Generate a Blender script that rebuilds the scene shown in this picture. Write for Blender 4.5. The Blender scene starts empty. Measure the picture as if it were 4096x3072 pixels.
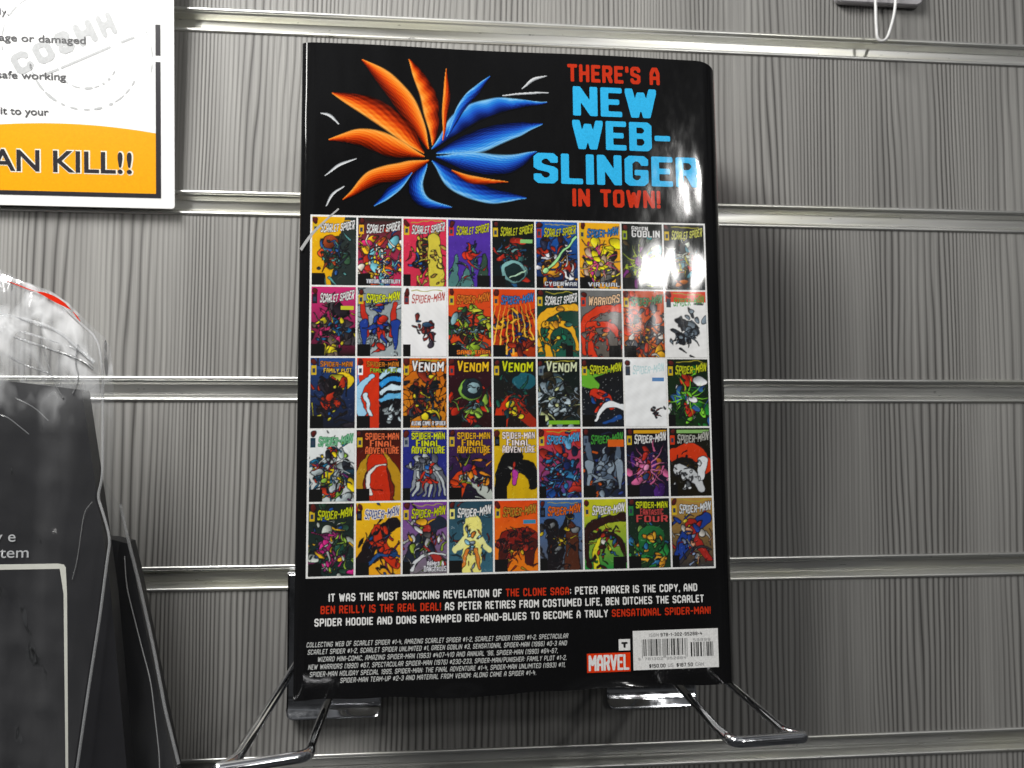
import bpy, math, random
import numpy as np
from mathutils import Vector, Matrix

random.seed(7)
rng = np.random.default_rng(11)
MM = 0.001
S = bpy.context.scene
COL = S.collection

# ------------------------------------------------------------------ camera
cam_d = bpy.data.cameras.new('camera')
cam = bpy.data.objects.new('camera', cam_d)
COL.objects.link(cam)
S.camera = cam
cam_d.sensor_width = 36.0
cam_d.lens = 28.125
cam_d.clip_start = 0.01
cam_d.clip_end = 50
cam.location = (0.0, -0.4388, -0.2196)
_yaw, _pit = math.radians(5.29), math.radians(2.24)
cam.rotation_euler = (math.radians(90) + _pit, 0, -_yaw)
cam_d.dof.use_dof = True
cam_d.dof.focus_distance = 0.350
cam_d.dof.aperture_fstop = 16.0

# ------------------------------------------------------------------ indoor ambient
W = bpy.data.worlds.new('World')
S.world = W
W.use_nodes = True
bg = W.node_tree.nodes['Background']
bg.inputs['Color'].default_value = (0.95, 0.97, 1.0, 1)
bg.inputs['Strength'].default_value = 1.0
# the rest of the shop: pale ceiling, darker floor and shelving, all out of focus
_nt = W.node_tree
_tc = _nt.nodes.new('ShaderNodeTexCoord'); _sp = _nt.nodes.new('ShaderNodeSeparateXYZ')
_nt.links.new(_tc.outputs['Generated'], _sp.inputs[0])
_up = _nt.nodes.new('ShaderNodeMapRange'); _up.inputs['From Min'].default_value = 0.2; _up.inputs['From Max'].default_value = 0.75
_up.inputs['To Min'].default_value = 0.032; _up.inputs['To Max'].default_value = 0.15
_nt.links.new(_sp.outputs[2], _up.inputs['Value'])
_mp = _nt.nodes.new('ShaderNodeMapping'); _mp.inputs['Scale'].default_value = (5, 5, 8)
_nt.links.new(_tc.outputs['Generated'], _mp.inputs['Vector'])
_ns = _nt.nodes.new('ShaderNodeTexNoise'); _ns.inputs['Scale'].default_value = 1.0; _ns.inputs['Detail'].default_value = 3.0
_nt.links.new(_mp.outputs[0], _ns.inputs['Vector'])
_pr = _nt.nodes.new('ShaderNodeMapRange'); _pr.inputs['From Min'].default_value = 0.38; _pr.inputs['From Max'].default_value = 0.62
_pr.inputs['To Min'].default_value = 0.25; _pr.inputs['To Max'].default_value = 1.9
_nt.links.new(_ns.outputs[0], _pr.inputs['Value'])
_ml = _nt.nodes.new('ShaderNodeMath'); _ml.operation = 'MULTIPLY'
_nt.links.new(_up.outputs[0], _ml.inputs[0]); _nt.links.new(_pr.outputs[0], _ml.inputs[1]); _nt.links.new(_ml.outputs[0], bg.inputs['Strength'])

# ------------------------------------------------------------------ shop ceiling lamps
def lamp(name, loc, target, sx, sy, power, col=(1, 0.985, 0.95), roll=0.0, spread=180):
    d = bpy.data.lights.new(name, 'AREA')
    d.shape = 'RECTANGLE'; d.size = sx; d.size_y = sy
    d.energy = power; d.color = col
    if name == 'spot_lamp': d.shape = 'ELLIPSE'
    d.spread = math.radians(spread)
    o = bpy.data.objects.new(name, d)
    COL.objects.link(o)
    o.location = loc
    q = (Vector(target) - Vector(loc)).to_track_quat('-Z', 'Y')
    o.rotation_euler = (q.to_matrix() @ Matrix.Rotation(roll, 3, 'Z')).to_euler()
    return o

lamp('ceiling_lamp', (-0.42, -0.42, 0.48), (-0.16, 0, -0.01), 0.36, 0.30, 11.6)
lamp('tube_lamp', (-0.51, -0.72, 0.33), (-0.06, -0.08, -0.07), 0.05, 0.16, 1.1)
lamp('ceiling_lamp', (0.35, -1.5, 1.25), (0.05, 0, -0.2), 1.2, 0.16, 1.5)
lamp('spot_lamp', (0.940, -2.16, 0.76), (0.12, -0.08, -0.11), 0.07, 0.14, 5.2)
lamp('spot_lamp', (0.857, -2.263, 0.505), (0.106, -0.08, -0.15), 0.12, 0.11, 2.6)
lamp('spot_lamp', (0.753, -2.328, 0.345), (0.09, -0.08, -0.175), 0.13, 0.11, 0.7)

S.view_settings.view_transform = 'Standard'
S.view_settings.look = 'None'
S.view_settings.exposure = 0.0
S.view_settings.gamma = 1.0

# ------------------------------------------------------------------ helpers
def lin(h):
    h = h.lstrip('#')
    r = [int(h[i:i+2], 16) / 255 for i in (0, 2, 4)]
    return tuple(c / 12.92 if c <= 0.04045 else ((c + 0.055) / 1.055) ** 2.4 for c in r)

def mesh_obj(name, verts, faces, mat, parent=None, smooth=False, colors=None):
    me = bpy.data.meshes.new(name)
    me.from_pydata([tuple(v) for v in verts], [], faces)
    me.update()
    if smooth:
        me.polygons.foreach_set('use_smooth', [True] * len(me.polygons))
    if colors is not None:
        ca = me.color_attributes.new('ink', 'FLOAT_COLOR', 'POINT')
        a = np.ones((len(verts), 4), np.float32); a[:, :3] = colors
        ca.data.foreach_set('color', a.ravel())
    if mat: me.materials.append(mat)
    o = bpy.data.objects.new(name, me)
    COL.objects.link(o)
    if parent: o.parent = parent
    return o

def thing(name, label, cat, loc=(0, 0, 0), group=None):
    o = bpy.data.objects.new(name, None)
    COL.objects.link(o)
    o.location = loc
    o.empty_display_size = 0.02
    o['label'] = label; o['category'] = cat
    if group: o['group'] = group
    return o

class MB:
    def __init__(s): s.v = []; s.f = []
    def add(s, v, f):
        n = len(s.v); s.v += [tuple(p) for p in v]; s.f += [tuple(i + n for i in q) for q in f]
    def box(s, a, b):
        x0, y0, z0 = a; x1, y1, z1 = b
        s.add([(x0,y0,z0),(x1,y0,z0),(x1,y1,z0),(x0,y1,z0),(x0,y0,z1),(x1,y0,z1),(x1,y1,z1),(x0,y1,z1)],
              [(0,3,2,1),(4,5,6,7),(0,1,5,4),(1,2,6,5),(2,3,7,6),(3,0,4,7)])
    def extrude(s, prof, axis, a, b, closed=True, caps=True):
        # prof: list of 2D points; axis 0: extrude along x, prof=(y,z); axis 2: along z, prof=(x,y)
        n = len(prof)
        def P(p, t): return (t, p[0], p[1]) if axis == 0 else (p[0], p[1], t)
        v = [P(p, a) for p in prof] + [P(p, b) for p in prof]
        f = [(i, (i+1) % n, n + (i+1) % n, n + i) for i in range(n if closed else n-1)]
        if closed and caps: f += [tuple(range(n))[::-1], tuple(range(n, 2*n))]
        s.add(v, f)
    def tube(s, pts, r, seg=16, closed=False, caps=True):
        pts = [Vector(p) for p in pts]; n = len(pts)
        t0 = (pts[1] - pts[0]).normalized()
        up = Vector((0, 0, 1)) if abs(t0.z) < 0.9 else Vector((1, 0, 0))
        nrm = t0.cross(up).normalized(); v = []; prev = t0
        for i, p in enumerate(pts):
            if i == 0: t = t0
            elif i == n-1: t = (pts[-1] - pts[-2]).normalized()
            else: t = ((pts[i+1]-p).normalized() + (p-pts[i-1]).normalized()).normalized()
            q = prev.rotation_difference(t); nrm = (q @ nrm).normalized(); prev = t
            bn = t.cross(nrm)
            rr = r[i] if isinstance(r, (list, tuple)) else r
            for k in range(seg):
                a = 2*math.pi*k/seg
                v.append(p + (nrm*math.cos(a) + bn*math.sin(a))*rr)
        f = []
        for i in range(n-1):
            for k in range(seg):
                f.append((i*seg+k, i*seg+(k+1) % seg, (i+1)*seg+(k+1) % seg, (i+1)*seg+k))
        if caps:
            f.append(tuple(range(seg))[::-1]); f.append(tuple(range((n-1)*seg, n*seg)))
        s.add(v, f)
    def build(s, name, mat, parent=None, smooth=False):
        return mesh_obj(name, s.v, s.f, mat, parent, smooth)

def rounded(pts, rad, n=7):
    """polyline with its inner corners rounded"""
    P = [Vector(p) for p in pts]; out = [P[0]]
    for i in range(1, len(P)-1):
        a, b, c = P[i-1], P[i], P[i+1]
        r = rad[i-1] if isinstance(rad, (list, tuple)) else rad
        d1 = (a-b); d2 = (c-b); k1 = min(r, d1.length*0.48); k2 = min(r, d2.length*0.48)
        p0 = b + d1.normalized()*k1; p2 = b + d2.normalized()*k2
        for j in range(n+1):
            t = j/n
            out.append(p0*(1-t)**2 + b*2*t*(1-t) + p2*t*t)
    out.append(P[-1]); return out

def auto_smooth(o, deg=40):
    me = o.data
    me.polygons.foreach_set('use_smooth', [True]*len(me.polygons))
    try: me.set_sharp_from_angle(angle=math.radians(deg))
    except Exception: pass

# ------------------------------------------------------------------ materials
def new_mat(name):
    m = bpy.data.materials.new(name); m.use_nodes = True
    nt = m.node_tree; b = nt.nodes['Principled BSDF']
    return m, nt, b

def N(nt, typ, **kw):
    n = nt.nodes.new(typ)
    for k, v in kw.items():
        if k.startswith('i_'):
            n.inputs[k[2:].replace('_', ' ')].default_value = v
        else: setattr(n, k, v)
    return n

def math_n(nt, op, a, b=None, c=None):
    n = nt.nodes.new('ShaderNodeMath'); n.operation = op
    for i, x in enumerate((a, b, c)):
        if x is None: continue
        if isinstance(x, (int, float)): n.inputs[i].default_value = x
        else: nt.links.new(x, n.inputs[i])
    return n.outputs[0]

def noise(nt, vec, scale3, detail=2.0, rough=0.5, sc=1.0):
    mp = nt.nodes.new('ShaderNodeMapping'); mp.inputs['Scale'].default_value = scale3
    nt.links.new(vec, mp.inputs['Vector'])
    n = nt.nodes.new('ShaderNodeTexNoise'); n.inputs['Scale'].default_value = sc
    n.inputs['Detail'].default_value = detail; n.inputs['Roughness'].default_value = rough
    nt.links.new(mp.outputs[0], n.inputs['Vector'])
    return n.outputs[0]

def ramp(nt, fac, stops):
    r = nt.nodes.new('ShaderNodeValToRGB')
    e = r.color_ramp.elements
    while len(e) < len(stops): e.new(0.5)
    for i, (p, c) in enumerate(stops):
        e[i].position = p
        e[i].color = (c, c, c, 1) if isinstance(c, (int, float)) else tuple(c) + (1,)
    nt.links.new(fac, r.inputs[0]); return r.outputs[0]

def make_laminate():
    m, nt, b = new_mat('grey_woodgrain_laminate')
    L = nt.links.new
    geo = nt.nodes.new('ShaderNodeNewGeometry'); pos = geo.outputs['Position']
    sx = nt.nodes.new('ShaderNodeSeparateXYZ'); L(pos, sx.inputs[0])
    n1 = noise(nt, pos, (11, 1, 0.55), 1.0)
    n2 = noise(nt, pos, (45, 1, 6), 2.0)
    n3 = noise(nt, pos, (6, 1, 1.1), 0.0)
    ph = math_n(nt, 'MULTIPLY', sx.outputs[0], 350)
    ph = math_n(nt, 'ADD', ph, math_n(nt, 'MULTIPLY', n1, 23))
    ph = math_n(nt, 'ADD', ph, math_n(nt, 'MULTIPLY', n3, 13))
    ph = math_n(nt, 'ADD', ph, math_n(nt, 'MULTIPLY', n2, 2.3))
    fr = math_n(nt, 'FRACT', ph)
    rid = ramp(nt, fr, [(0.0, 0.05), (0.12, 0.45), (0.28, 0.88), (0.62, 1.0), (0.86, 0.60), (1.0, 0.05)])
    streak = noise(nt, pos, (620, 1, 7), 4.0, 0.6)
    fine = noise(nt, pos, (2600, 1, 40), 2.0)
    patch = noise(nt, pos, (16, 1, 4), 3.0)
    amp = ramp(nt, noise(nt, pos, (38, 1, 2), 1.0), [(0.34, 0.22), (0.60, 1.0)])
    flat = math_n(nt, 'SUBTRACT', 1.0, math_n(nt, 'MULTIPLY', math_n(nt, 'SUBTRACT', 1.0, rid), amp))
    v = math_n(nt, 'MULTIPLY', flat, math_n(nt, 'ADD', 0.52, math_n(nt, 'MULTIPLY', streak, 0.85)))
    v = math_n(nt, 'MULTIPLY', v, math_n(nt, 'ADD', 0.66, math_n(nt, 'MULTIPLY', patch, 0.58)))
    band = noise(nt, pos, (75, 1, 2.5), 2.0)
    v = math_n(nt, 'MULTIPLY', v, math_n(nt, 'ADD', 0.78, math_n(nt, 'MULTIPLY', band, 0.44)))
    v = math_n(nt, 'MULTIPLY', v, math_n(nt, 'ADD', 0.9, math_n(nt, 'MULTIPLY', fine, 0.2)))
    c = ramp(nt, v, [(0.0, (0.048, 0.046, 0.044)), (0.45, (0.165, 0.161, 0.155)), (0.9, (0.300, 0.295, 0.284)), (1.0, (0.335, 0.33, 0.316))])
    L(c, b.inputs['Base Color'])
    b.inputs['Roughness'].default_value = 0.52
    b.inputs['Specular IOR Level'].default_value = 0.35
    bp = nt.nodes.new('ShaderNodeBump'); bp.inputs['Distance'].default_value = 0.0006
    bp.inputs['Strength'].default_value = 0.5
    L(v, bp.inputs['Height']); L(bp.outputs[0], b.inputs['Normal'])
    return m

def make_aluminium():
    m, nt, b = new_mat('worn_aluminium')
    L = nt.links.new
    pos = nt.nodes.new('ShaderNodeNewGeometry').outputs['Position']
    smear = noise(nt, pos, (7, 30, 90), 4.0)
    c = ramp(nt, smear, [(0.3, (0.62, 0.62, 0.60)), (0.5, (0.76, 0.76, 0.74)), (0.62, (0.77, 0.765, 0.69)), (0.75, (0.70, 0.70, 0.69))])
    spk = ramp(nt, noise(nt, pos, (160, 500, 420), 4.0, 0.6), [(0.27, 0.35), (0.33, 1.0)])
    mx = nt.nodes.new('ShaderNodeMix'); mx.data_type = 'RGBA'; mx.blend_type = 'MULTIPLY'; mx.inputs[0].default_value = 1.0
    L(c, mx.inputs[6]); L(spk, mx.inputs[7]); c = mx.outputs[2]
    L(c, b.inputs['Base Color'])
    b.inputs['Metallic'].default_value = 0.92
    r = ramp(nt, noise(nt, pos, (12, 200, 300), 3.0), [(0.3, 0.26), (0.7, 0.48)])
    L(r, b.inputs['Roughness'])
    return m

def make_chrome():
    m, nt, b = new_mat('chrome_wire_finish')
    b.inputs['Base Color'].default_value = (0.72, 0.73, 0.76, 1)
    b.inputs['Metallic'].default_value = 1.0
    pos = nt.nodes.new('ShaderNodeNewGeometry').outputs['Position']
    r = ramp(nt, noise(nt, pos, (260, 260, 260), 3.0), [(0.35, 0.07), (0.7, 0.17)])
    nt.links.new(r, b.inputs['Roughness'])
    return m

def add_jacket_gloss(nt, b, strength=0.16):
    """the film laminate shared by everything printed on the jacket: gloss and slight ripples"""
    pos = nt.nodes.new('ShaderNodeNewGeometry').outputs['Position']
    a = noise(nt, pos, (40, 1, 17), 2.0)
    f = noise(nt, pos, (420, 1, 60), 3.0)
    h = math_n(nt, 'ADD', math_n(nt, 'MULTIPLY', a, 1.0), math_n(nt, 'MULTIPLY', f, 0.012))
    bp = nt.nodes.new('ShaderNodeBump'); bp.inputs['Distance'].default_value = 0.0016
    bp.inputs['Strength'].default_value = strength * 2.0
    nt.links.new(h, bp.inputs['Height']); nt.links.new(bp.outputs[0], b.inputs['Normal'])
    sc = ramp(nt, noise(nt, pos, (300, 90, 120), 4.0), [(0.4, 0.065), (0.75, 0.11)])
    nt.links.new(sc, b.inputs['Roughness'])
    b.inputs['Specular IOR Level'].default_value = 0.38

def ink(name, col, gloss=True):
    m, nt, b = new_mat(name)
    if gloss:
        pos = nt.nodes.new('ShaderNodeNewGeometry').outputs['Position']
        g = noise(nt, pos, (1500, 1500, 1500), 2.0)
        c = ramp(nt, g, [(0.3, tuple(x*0.88 for x in col)), (0.7, tuple(min(1, x*1.08) for x in col))])
        nt.links.new(c, b.inputs['Base Color'])
        add_jacket_gloss(nt, b)
    else:
        b.inputs['Base Color'].default_value = tuple(col) + (1,)
        b.inputs['Roughness'].default_value = 0.35
    return m

def ink_vcol(name):
    m, nt, b = new_mat(name)
    a = nt.nodes.new('ShaderNodeVertexColor'); a.layer_name = 'ink'
    nt.links.new(a.outputs[0], b.inputs['Base Color'])
    add_jacket_gloss(nt, b)
    return m

M = {}
M['lam'] = make_laminate(); M['alu'] = make_aluminium(); M['chrome'] = make_chrome()
M['jacket'] = ink('black_jacket_laminate', (0.0065, 0.0065, 0.007))
M['white_ink'] = ink('white_ink', (0.80, 0.80, 0.79))
M['grey_ink'] = ink('light_grey_ink', (0.50, 0.51, 0.50))
M['red_ink'] = ink('red_ink', lin('c8351a'))
M['blue_ink'] = ink('sky_blue_ink', lin('35b8f0'))
M['logo_red'] = ink('logo_red_ink', lin('e23a12'))
M['spine_red'] = ink('spine_red_ink', lin('d8242a'))
M['bar_ink'] = ink('barcode_ink', (0.02, 0.02, 0.02))
M['bar_grey'] = ink('barcode_grey_ink', (0.22, 0.22, 0.22))
M['light_grey'] = ink('pale_grey_ink', (0.42, 0.42, 0.42))
M['art'] = ink_vcol('colour_print')

def plain(name, col, rough=0.5, metal=0.0, var=0.1, sc=200):
    m, nt, b = new_mat(name)
    pos = nt.nodes.new('ShaderNodeNewGeometry').outputs['Position']
    c = ramp(nt, noise(nt, pos, (sc, sc, sc), 3.0), [(0.3, tuple(x*(1-var) for x in col)), (0.7, tuple(min(1, x*(1+var)) for x in col))])
    nt.links.new(c, b.inputs['Base Color'])
    b.inputs['Roughness'].default_value = rough; b.inputs['Metallic'].default_value = metal
    return m
M['paper'] = plain('page_paper', (0.72, 0.69, 0.62), 0.8)
M['board'] = plain('cover_board_cloth', (0.02, 0.02, 0.022), 0.5)
M['sheet'] = plain('laminated_white_paper', (0.86, 0.865, 0.87), 0.25, var=0.02)
M['sign_orange'] = plain('amber_ink', lin('f0a40a'), 0.28, var=0.05, sc=900)
M['sign_black'] = plain('dark_ink', (0.022, 0.020, 0.026), 0.3)
M['sign_text'] = plain('soft_black_ink', (0.07, 0.07, 0.075), 0.4)
M['sign_halo'] = plain('cream_ink', (0.84, 0.80, 0.68), 0.3, var=0.02)
M['stamp'] = plain('pale_grey_stamp_ink', (0.47, 0.48, 0.49), 0.35, var=0.08, sc=700)
M['hook_white'] = plain('white_coated_wire', (0.68, 0.68, 0.68), 0.3)
M['hook_plate'] = plain('grey_coated_plate', (0.42, 0.41, 0.43), 0.4)
M['card_dark'] = plain('charcoal_card', (0.020, 0.020, 0.023), 0.45, var=0.1, sc=60)
M['card_print'] = plain('cream_print', (0.80, 0.80, 0.72), 0.4, var=0.03)
M['card_text'] = plain('silver_print', (0.55, 0.56, 0.57), 0.4, var=0.03)
M['zip_red'] = plain('red_plastic_seal', lin('e02a08'), 0.3, var=0.08)

def make_film(name='clear_plastic_film', haze=0.10, whiten=0.5, gloss=1.0):
    m, nt, b = new_mat(name); L = nt.links.new
    nt.nodes.remove(b)
    out = nt.nodes['Material Output']
    pos = nt.nodes.new('ShaderNodeNewGeometry').outputs['Position']
    wr = noise(nt, pos, (52, 20, 13), 2.0, 0.45)
    wf = noise(nt, pos, (170, 60, 50), 2.0, 0.5)
    h = math_n(nt, 'ADD', wr, math_n(nt, 'MULTIPLY', wf, 0.12))
    sz = nt.nodes.new('ShaderNodeSeparateXYZ'); L(pos, sz.inputs[0])
    mouth = math_n(nt, 'MULTIPLY', math_n(nt, 'ADD', sz.outputs[2], 0.228), 22.0); mouth.node.use_clamp = True
    bp = nt.nodes.new('ShaderNodeBump'); bp.inputs['Strength'].default_value = 1.0
    L(math_n(nt, 'ADD', 0.004, math_n(nt, 'MULTIPLY', mouth, 0.004)), bp.inputs['Distance'])
    L(h, bp.inputs['Height'])
    gl = nt.nodes.new('ShaderNodeBsdfGlossy'); gl.inputs['Roughness'].default_value = 0.13
    L(bp.outputs[0], gl.inputs['Normal'])
    df = nt.nodes.new('ShaderNodeBsdfDiffuse'); df.inputs['Color'].default_value = (0.85, 0.86, 0.88, 1)
    L(bp.outputs[0], df.inputs['Normal'])
    tr = nt.nodes.new('ShaderNodeBsdfTransparent'); tr.inputs['Color'].default_value = (0.97, 0.975, 0.98, 1)
    fr = nt.nodes.new('ShaderNodeFresnel'); fr.inputs['IOR'].default_value = 1.5
    L(bp.outputs[0], fr.inputs['Normal'])
    crease_sheen = ramp(nt, noise(nt, pos, (46, 20, 9), 2.0, 0.5), [(0.5, 0.0), (0.75, 0.22)])
    rum = ramp(nt, noise(nt, pos, (60, 40, 36), 2.0, 0.5), [(0.47, 0.0), (0.56, 1.0), (0.66, 0.15)])
    crease_sheen = math_n(nt, 'ADD', crease_sheen, math_n(nt, 'MULTIPLY', mouth, math_n(nt, 'ADD', 0.5, math_n(nt, 'MULTIPLY', rum, 3.2))))  # creases, plus painted white highlights on the crumpled film near the mouth
    m1 = nt.nodes.new('ShaderNodeMixShader')
    f1 = math_n(nt, 'ADD', haze, math_n(nt, 'MULTIPLY', crease_sheen, whiten))
    L(f1, m1.inputs[0]); L(tr.outputs[0], m1.inputs[1]); L(df.outputs[0], m1.inputs[2])
    m2 = nt.nodes.new('ShaderNodeMixShader')
    f2 = math_n(nt, 'MULTIPLY', fr.outputs[0], gloss)
    L(f2, m2.inputs[0]); L(m1.outputs[0], m2.inputs[1]); L(gl.outputs[0], m2.inputs[2])
    L(m2.outputs[0], out.inputs['Surface'])
    return m
M['film'] = make_film(haze=0.014, whiten=0.19, gloss=0.85)
M['seam'] = make_film('plastic_seam', haze=0.26, whiten=0.0, gloss=0.4)

M['fold'] = make_film('creased_plastic', haze=0.16, whiten=0.0, gloss=1.3)

# ------------------------------------------------------------------ stroke alphabet (centre lines on a unit box)
c = 0.24; q = 0.12
G = {
'A': (1, [[(0,0),(0,.66),(.3,1),(.7,1),(1,.66),(1,0)],[(0,.36),(1,.36)]]),
'B': (1, [[(0,0),(0,1),(.8,1),(1,.88),(1,.64),(.85,.52),(0,.52)],[(.85,.52),(1,.4),(1,.12),(.8,0),(0,0)]]),
'C': (1, [[(1,.80),(1,.88),(.78,1),(.22,1),(0,.88),(0,.12),(.22,0),(.78,0),(1,.12),(1,.20)]]),
'D': (1, [[(0,0),(0,1),(.75,1),(1,.86),(1,.14),(.75,0),(0,0)]]),
'E': (.86, [[(1,1),(0,1),(0,0),(1,0)],[(0,.51),(.8,.51)]]),
'F': (.88, [[(1,1),(0,1),(0,0)],[(0,.5),(.8,.5)]]),
'G': (1, [[(1,.83),(1,.88),(.78,1),(.22,1),(0,.88),(0,.12),(.22,0),(.78,0),(1,.12),(1,.43),(.62,.43)]]),
'H': (1, [[(0,0),(0,1)],[(1,0),(1,1)],[(0,.5),(1,.5)]]),
'I': (0, [[(0,0),(0,1)]]),
'J': (.9, [[(1,1),(1,.12),(.78,0),(.22,0),(0,.12),(0,.3)]]),
'K': (1, [[(0,0),(0,1)],[(1,1),(.1,.5),(1,0)]]),
'L': (.86, [[(0,1),(0,0),(1,0)]]),
'M': (1.35, [[(0,0),(0,1),(.5,.38),(1,1),(1,0)]]),
'N': (1.05, [[(0,0),(0,1),(1,0),(1,1)]]),
'O': (1, [[(0,.12),(0,.88),(.22,1),(.78,1),(1,.88),(1,.12),(.78,0),(.22,0),(0,.12)]]),
'P': (1, [[(0,0),(0,1),(.8,1),(1,.88),(1,.58),(.8,.44),(0,.44)]]),
'Q': (1, [[(0,.12),(0,.88),(.22,1),(.78,1),(1,.88),(1,.12),(.78,0),(.22,0),(0,.12)],[(.6,.25),(1,-.05)]]),
'R': (1, [[(0,0),(0,1),(.8,1),(1,.88),(1,.62),(.8,.48),(0,.48)],[(.6,.48),(1,0)]]),
'S': (1, [[(1,.84),(1,.88),(.78,1),(.22,1),(0,.88),(0,.62),(.2,.54),(.8,.46),(1,.38),(1,.12),(.78,0),(.22,0),(0,.12),(0,.16)]]),
'T': (.95, [[(0,1),(1,1)],[(.5,1),(.5,0)]]),
'U': (1, [[(0,1),(0,.12),(.22,0),(.78,0),(1,.12),(1,1)]]),
'V': (1.1, [[(0,1),(.5,0),(1,1)]]),
'W': (1.5, [[(0,1),(.25,0),(.5,.85),(.75,0),(1,1)]]),
'X': (1, [[(0,0),(1,1)],[(0,1),(1,0)]]),
'Y': (1.05, [[(0,1),(.5,.48),(1,1)],[(.5,.48),(.5,0)]]),
'Z': (1, [[(0,1),(1,1),(0,0),(1,0)]]),
'0': (1, [[(0,.12),(0,.88),(.22,1),(.78,1),(1,.88),(1,.12),(.78,0),(.22,0),(0,.12)]]),
'1': (.35, [[(0,.85),(1,1),(1,0)]]),
'2': (1, [[(0,.74),(0,.88),(.22,1),(.78,1),(1,.88),(1,.64),(0,.16),(0,0),(1,0)]]),
'3': (1, [[(0,.86),(.22,1),(.78,1),(1,.88),(1,.62),(.8,.52),(.4,.52)],[(.8,.52),(1,.4),(1,.12),(.78,0),(.22,0),(0,.14)]]),
'4': (1, [[(.12,1),(0,.42),(1,.42)],[(.75,.75),(.75,0)]]),
'5': (1, [[(1,1),(0,1),(0,.58),(.78,.58),(1,.46),(1,.12),(.78,0),(.22,0),(0,.12)]]),
'6': (1, [[(1,.86),(.78,1),(.22,1),(0,.88),(0,.12),(.22,0),(.78,0),(1,.12),(1,.42),(.78,.54),(0,.54)]]),
'7': (.95, [[(0,1),(1,1),(.35,0)]]),
'8': (1, [[(.2,.52),(0,.64),(0,.88),(.22,1),(.78,1),(1,.88),(1,.64),(.8,.52),(.2,.52),(0,.4),(0,.12),(.22,0),(.78,0),(1,.12),(1,.4),(.8,.52)]]),
'9': (1, [[(0,.14),(.22,0),(.78,0),(1,.12),(1,.88),(.78,1),(.22,1),(0,.88),(0,.58),(.22,.46),(1,.46)]]),
'-': (.55, [[(0,.45),(1,.45)]]),
"'": (0, [[(0,1),(0,.8)]]),
'!': (0, [[(0,1),(0,.32)],[(0,.03),(0,-.0)]]),
'.': (0, [[(0,0),(0,.01)]]),
',': (0, [[(0,.03),(-.0,-.12)]]),
':': (0, [[(0,.18),(0,.2)],[(0,.68),(0,.7)]]),
'#': (1, [[(.28,.12),(.4,.88)],[(.66,.12),(.78,.88)],[(0,.36),(1,.36)],[(0,.66),(1,.66)]]),
'(': (.3, [[(1,1.05),(0,.8),(0,.2),(1,-.05)]]),
')': (.3, [[(0,1.05),(1,.8),(1,.2),(0,-.05)]]),
'/': (.7, [[(0,-.05),(1,1.05)]]),
'$': (1, [[(1,.72),(1,.84),(.78,.93),(.22,.93),(0,.82),(0,.64),(1,.36),(1,.16),(.78,.07),(.22,.07),(0,.16),(0,.28)],[(.5,1.05),(.5,-.05)]]),
'&': (1.1, [[(1,0),(.2,.7),(.2,.9),(.4,1),(.6,.9),(.6,.7),(0,.3),(0,.1),(.2,0),(.6,0),(1,.4)]]),
}

def glyph_width(ch, w, hx):
    """outer width of a character whose full-width letters are w wide"""
    if ch == ' ': return w*0.55
    return 2*hx + G[ch][0]*(w-2*hx)

def stroke_field(X, Y, ch, w, h, hx, hy, soft=0.74):
    """distance-like field (<=1 inside) of a glyph at outer size w x h"""
    gw = G[ch][0]*(w-2*hx); gh = h-2*hy
    best = np.full(X.shape, 9.0)
    for line in G[ch][1]:
        for (a, b) in zip(line[:-1], line[1:]):
            ax, ay = hx+a[0]*gw, hy+a[1]*gh; bx, by = hx+b[0]*gw, hy+b[1]*gh
            for t in np.linspace(0, 1, 26 if abs(bx-ax) > 1e-9 and abs(by-ay) > 1e-9 else 2):
                pass
            if abs(bx-ax) < 1e-9 or abs(by-ay) < 1e-9:
                x0, x1 = min(ax, bx), max(ax, bx); y0, y1 = min(ay, by), max(ay, by)
                u = np.maximum(np.maximum(x0-X, X-x1), 0)/hx; v = np.maximum(np.maximum(y0-Y, Y-y1), 0)/hy
                d = np.maximum(np.maximum(u, v), (u+v)*soft)
                best = np.minimum(best, d)
            else:
                for t in np.linspace(0, 1, 30):
                    u = np.abs(X-(ax+(bx-ax)*t))/hx; v = np.abs(Y-(ay+(by-ay)*t))/hy
                    d = np.maximum(np.maximum(u, v), (u+v)*soft)
                    best = np.minimum(best, d)
    return best

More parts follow.
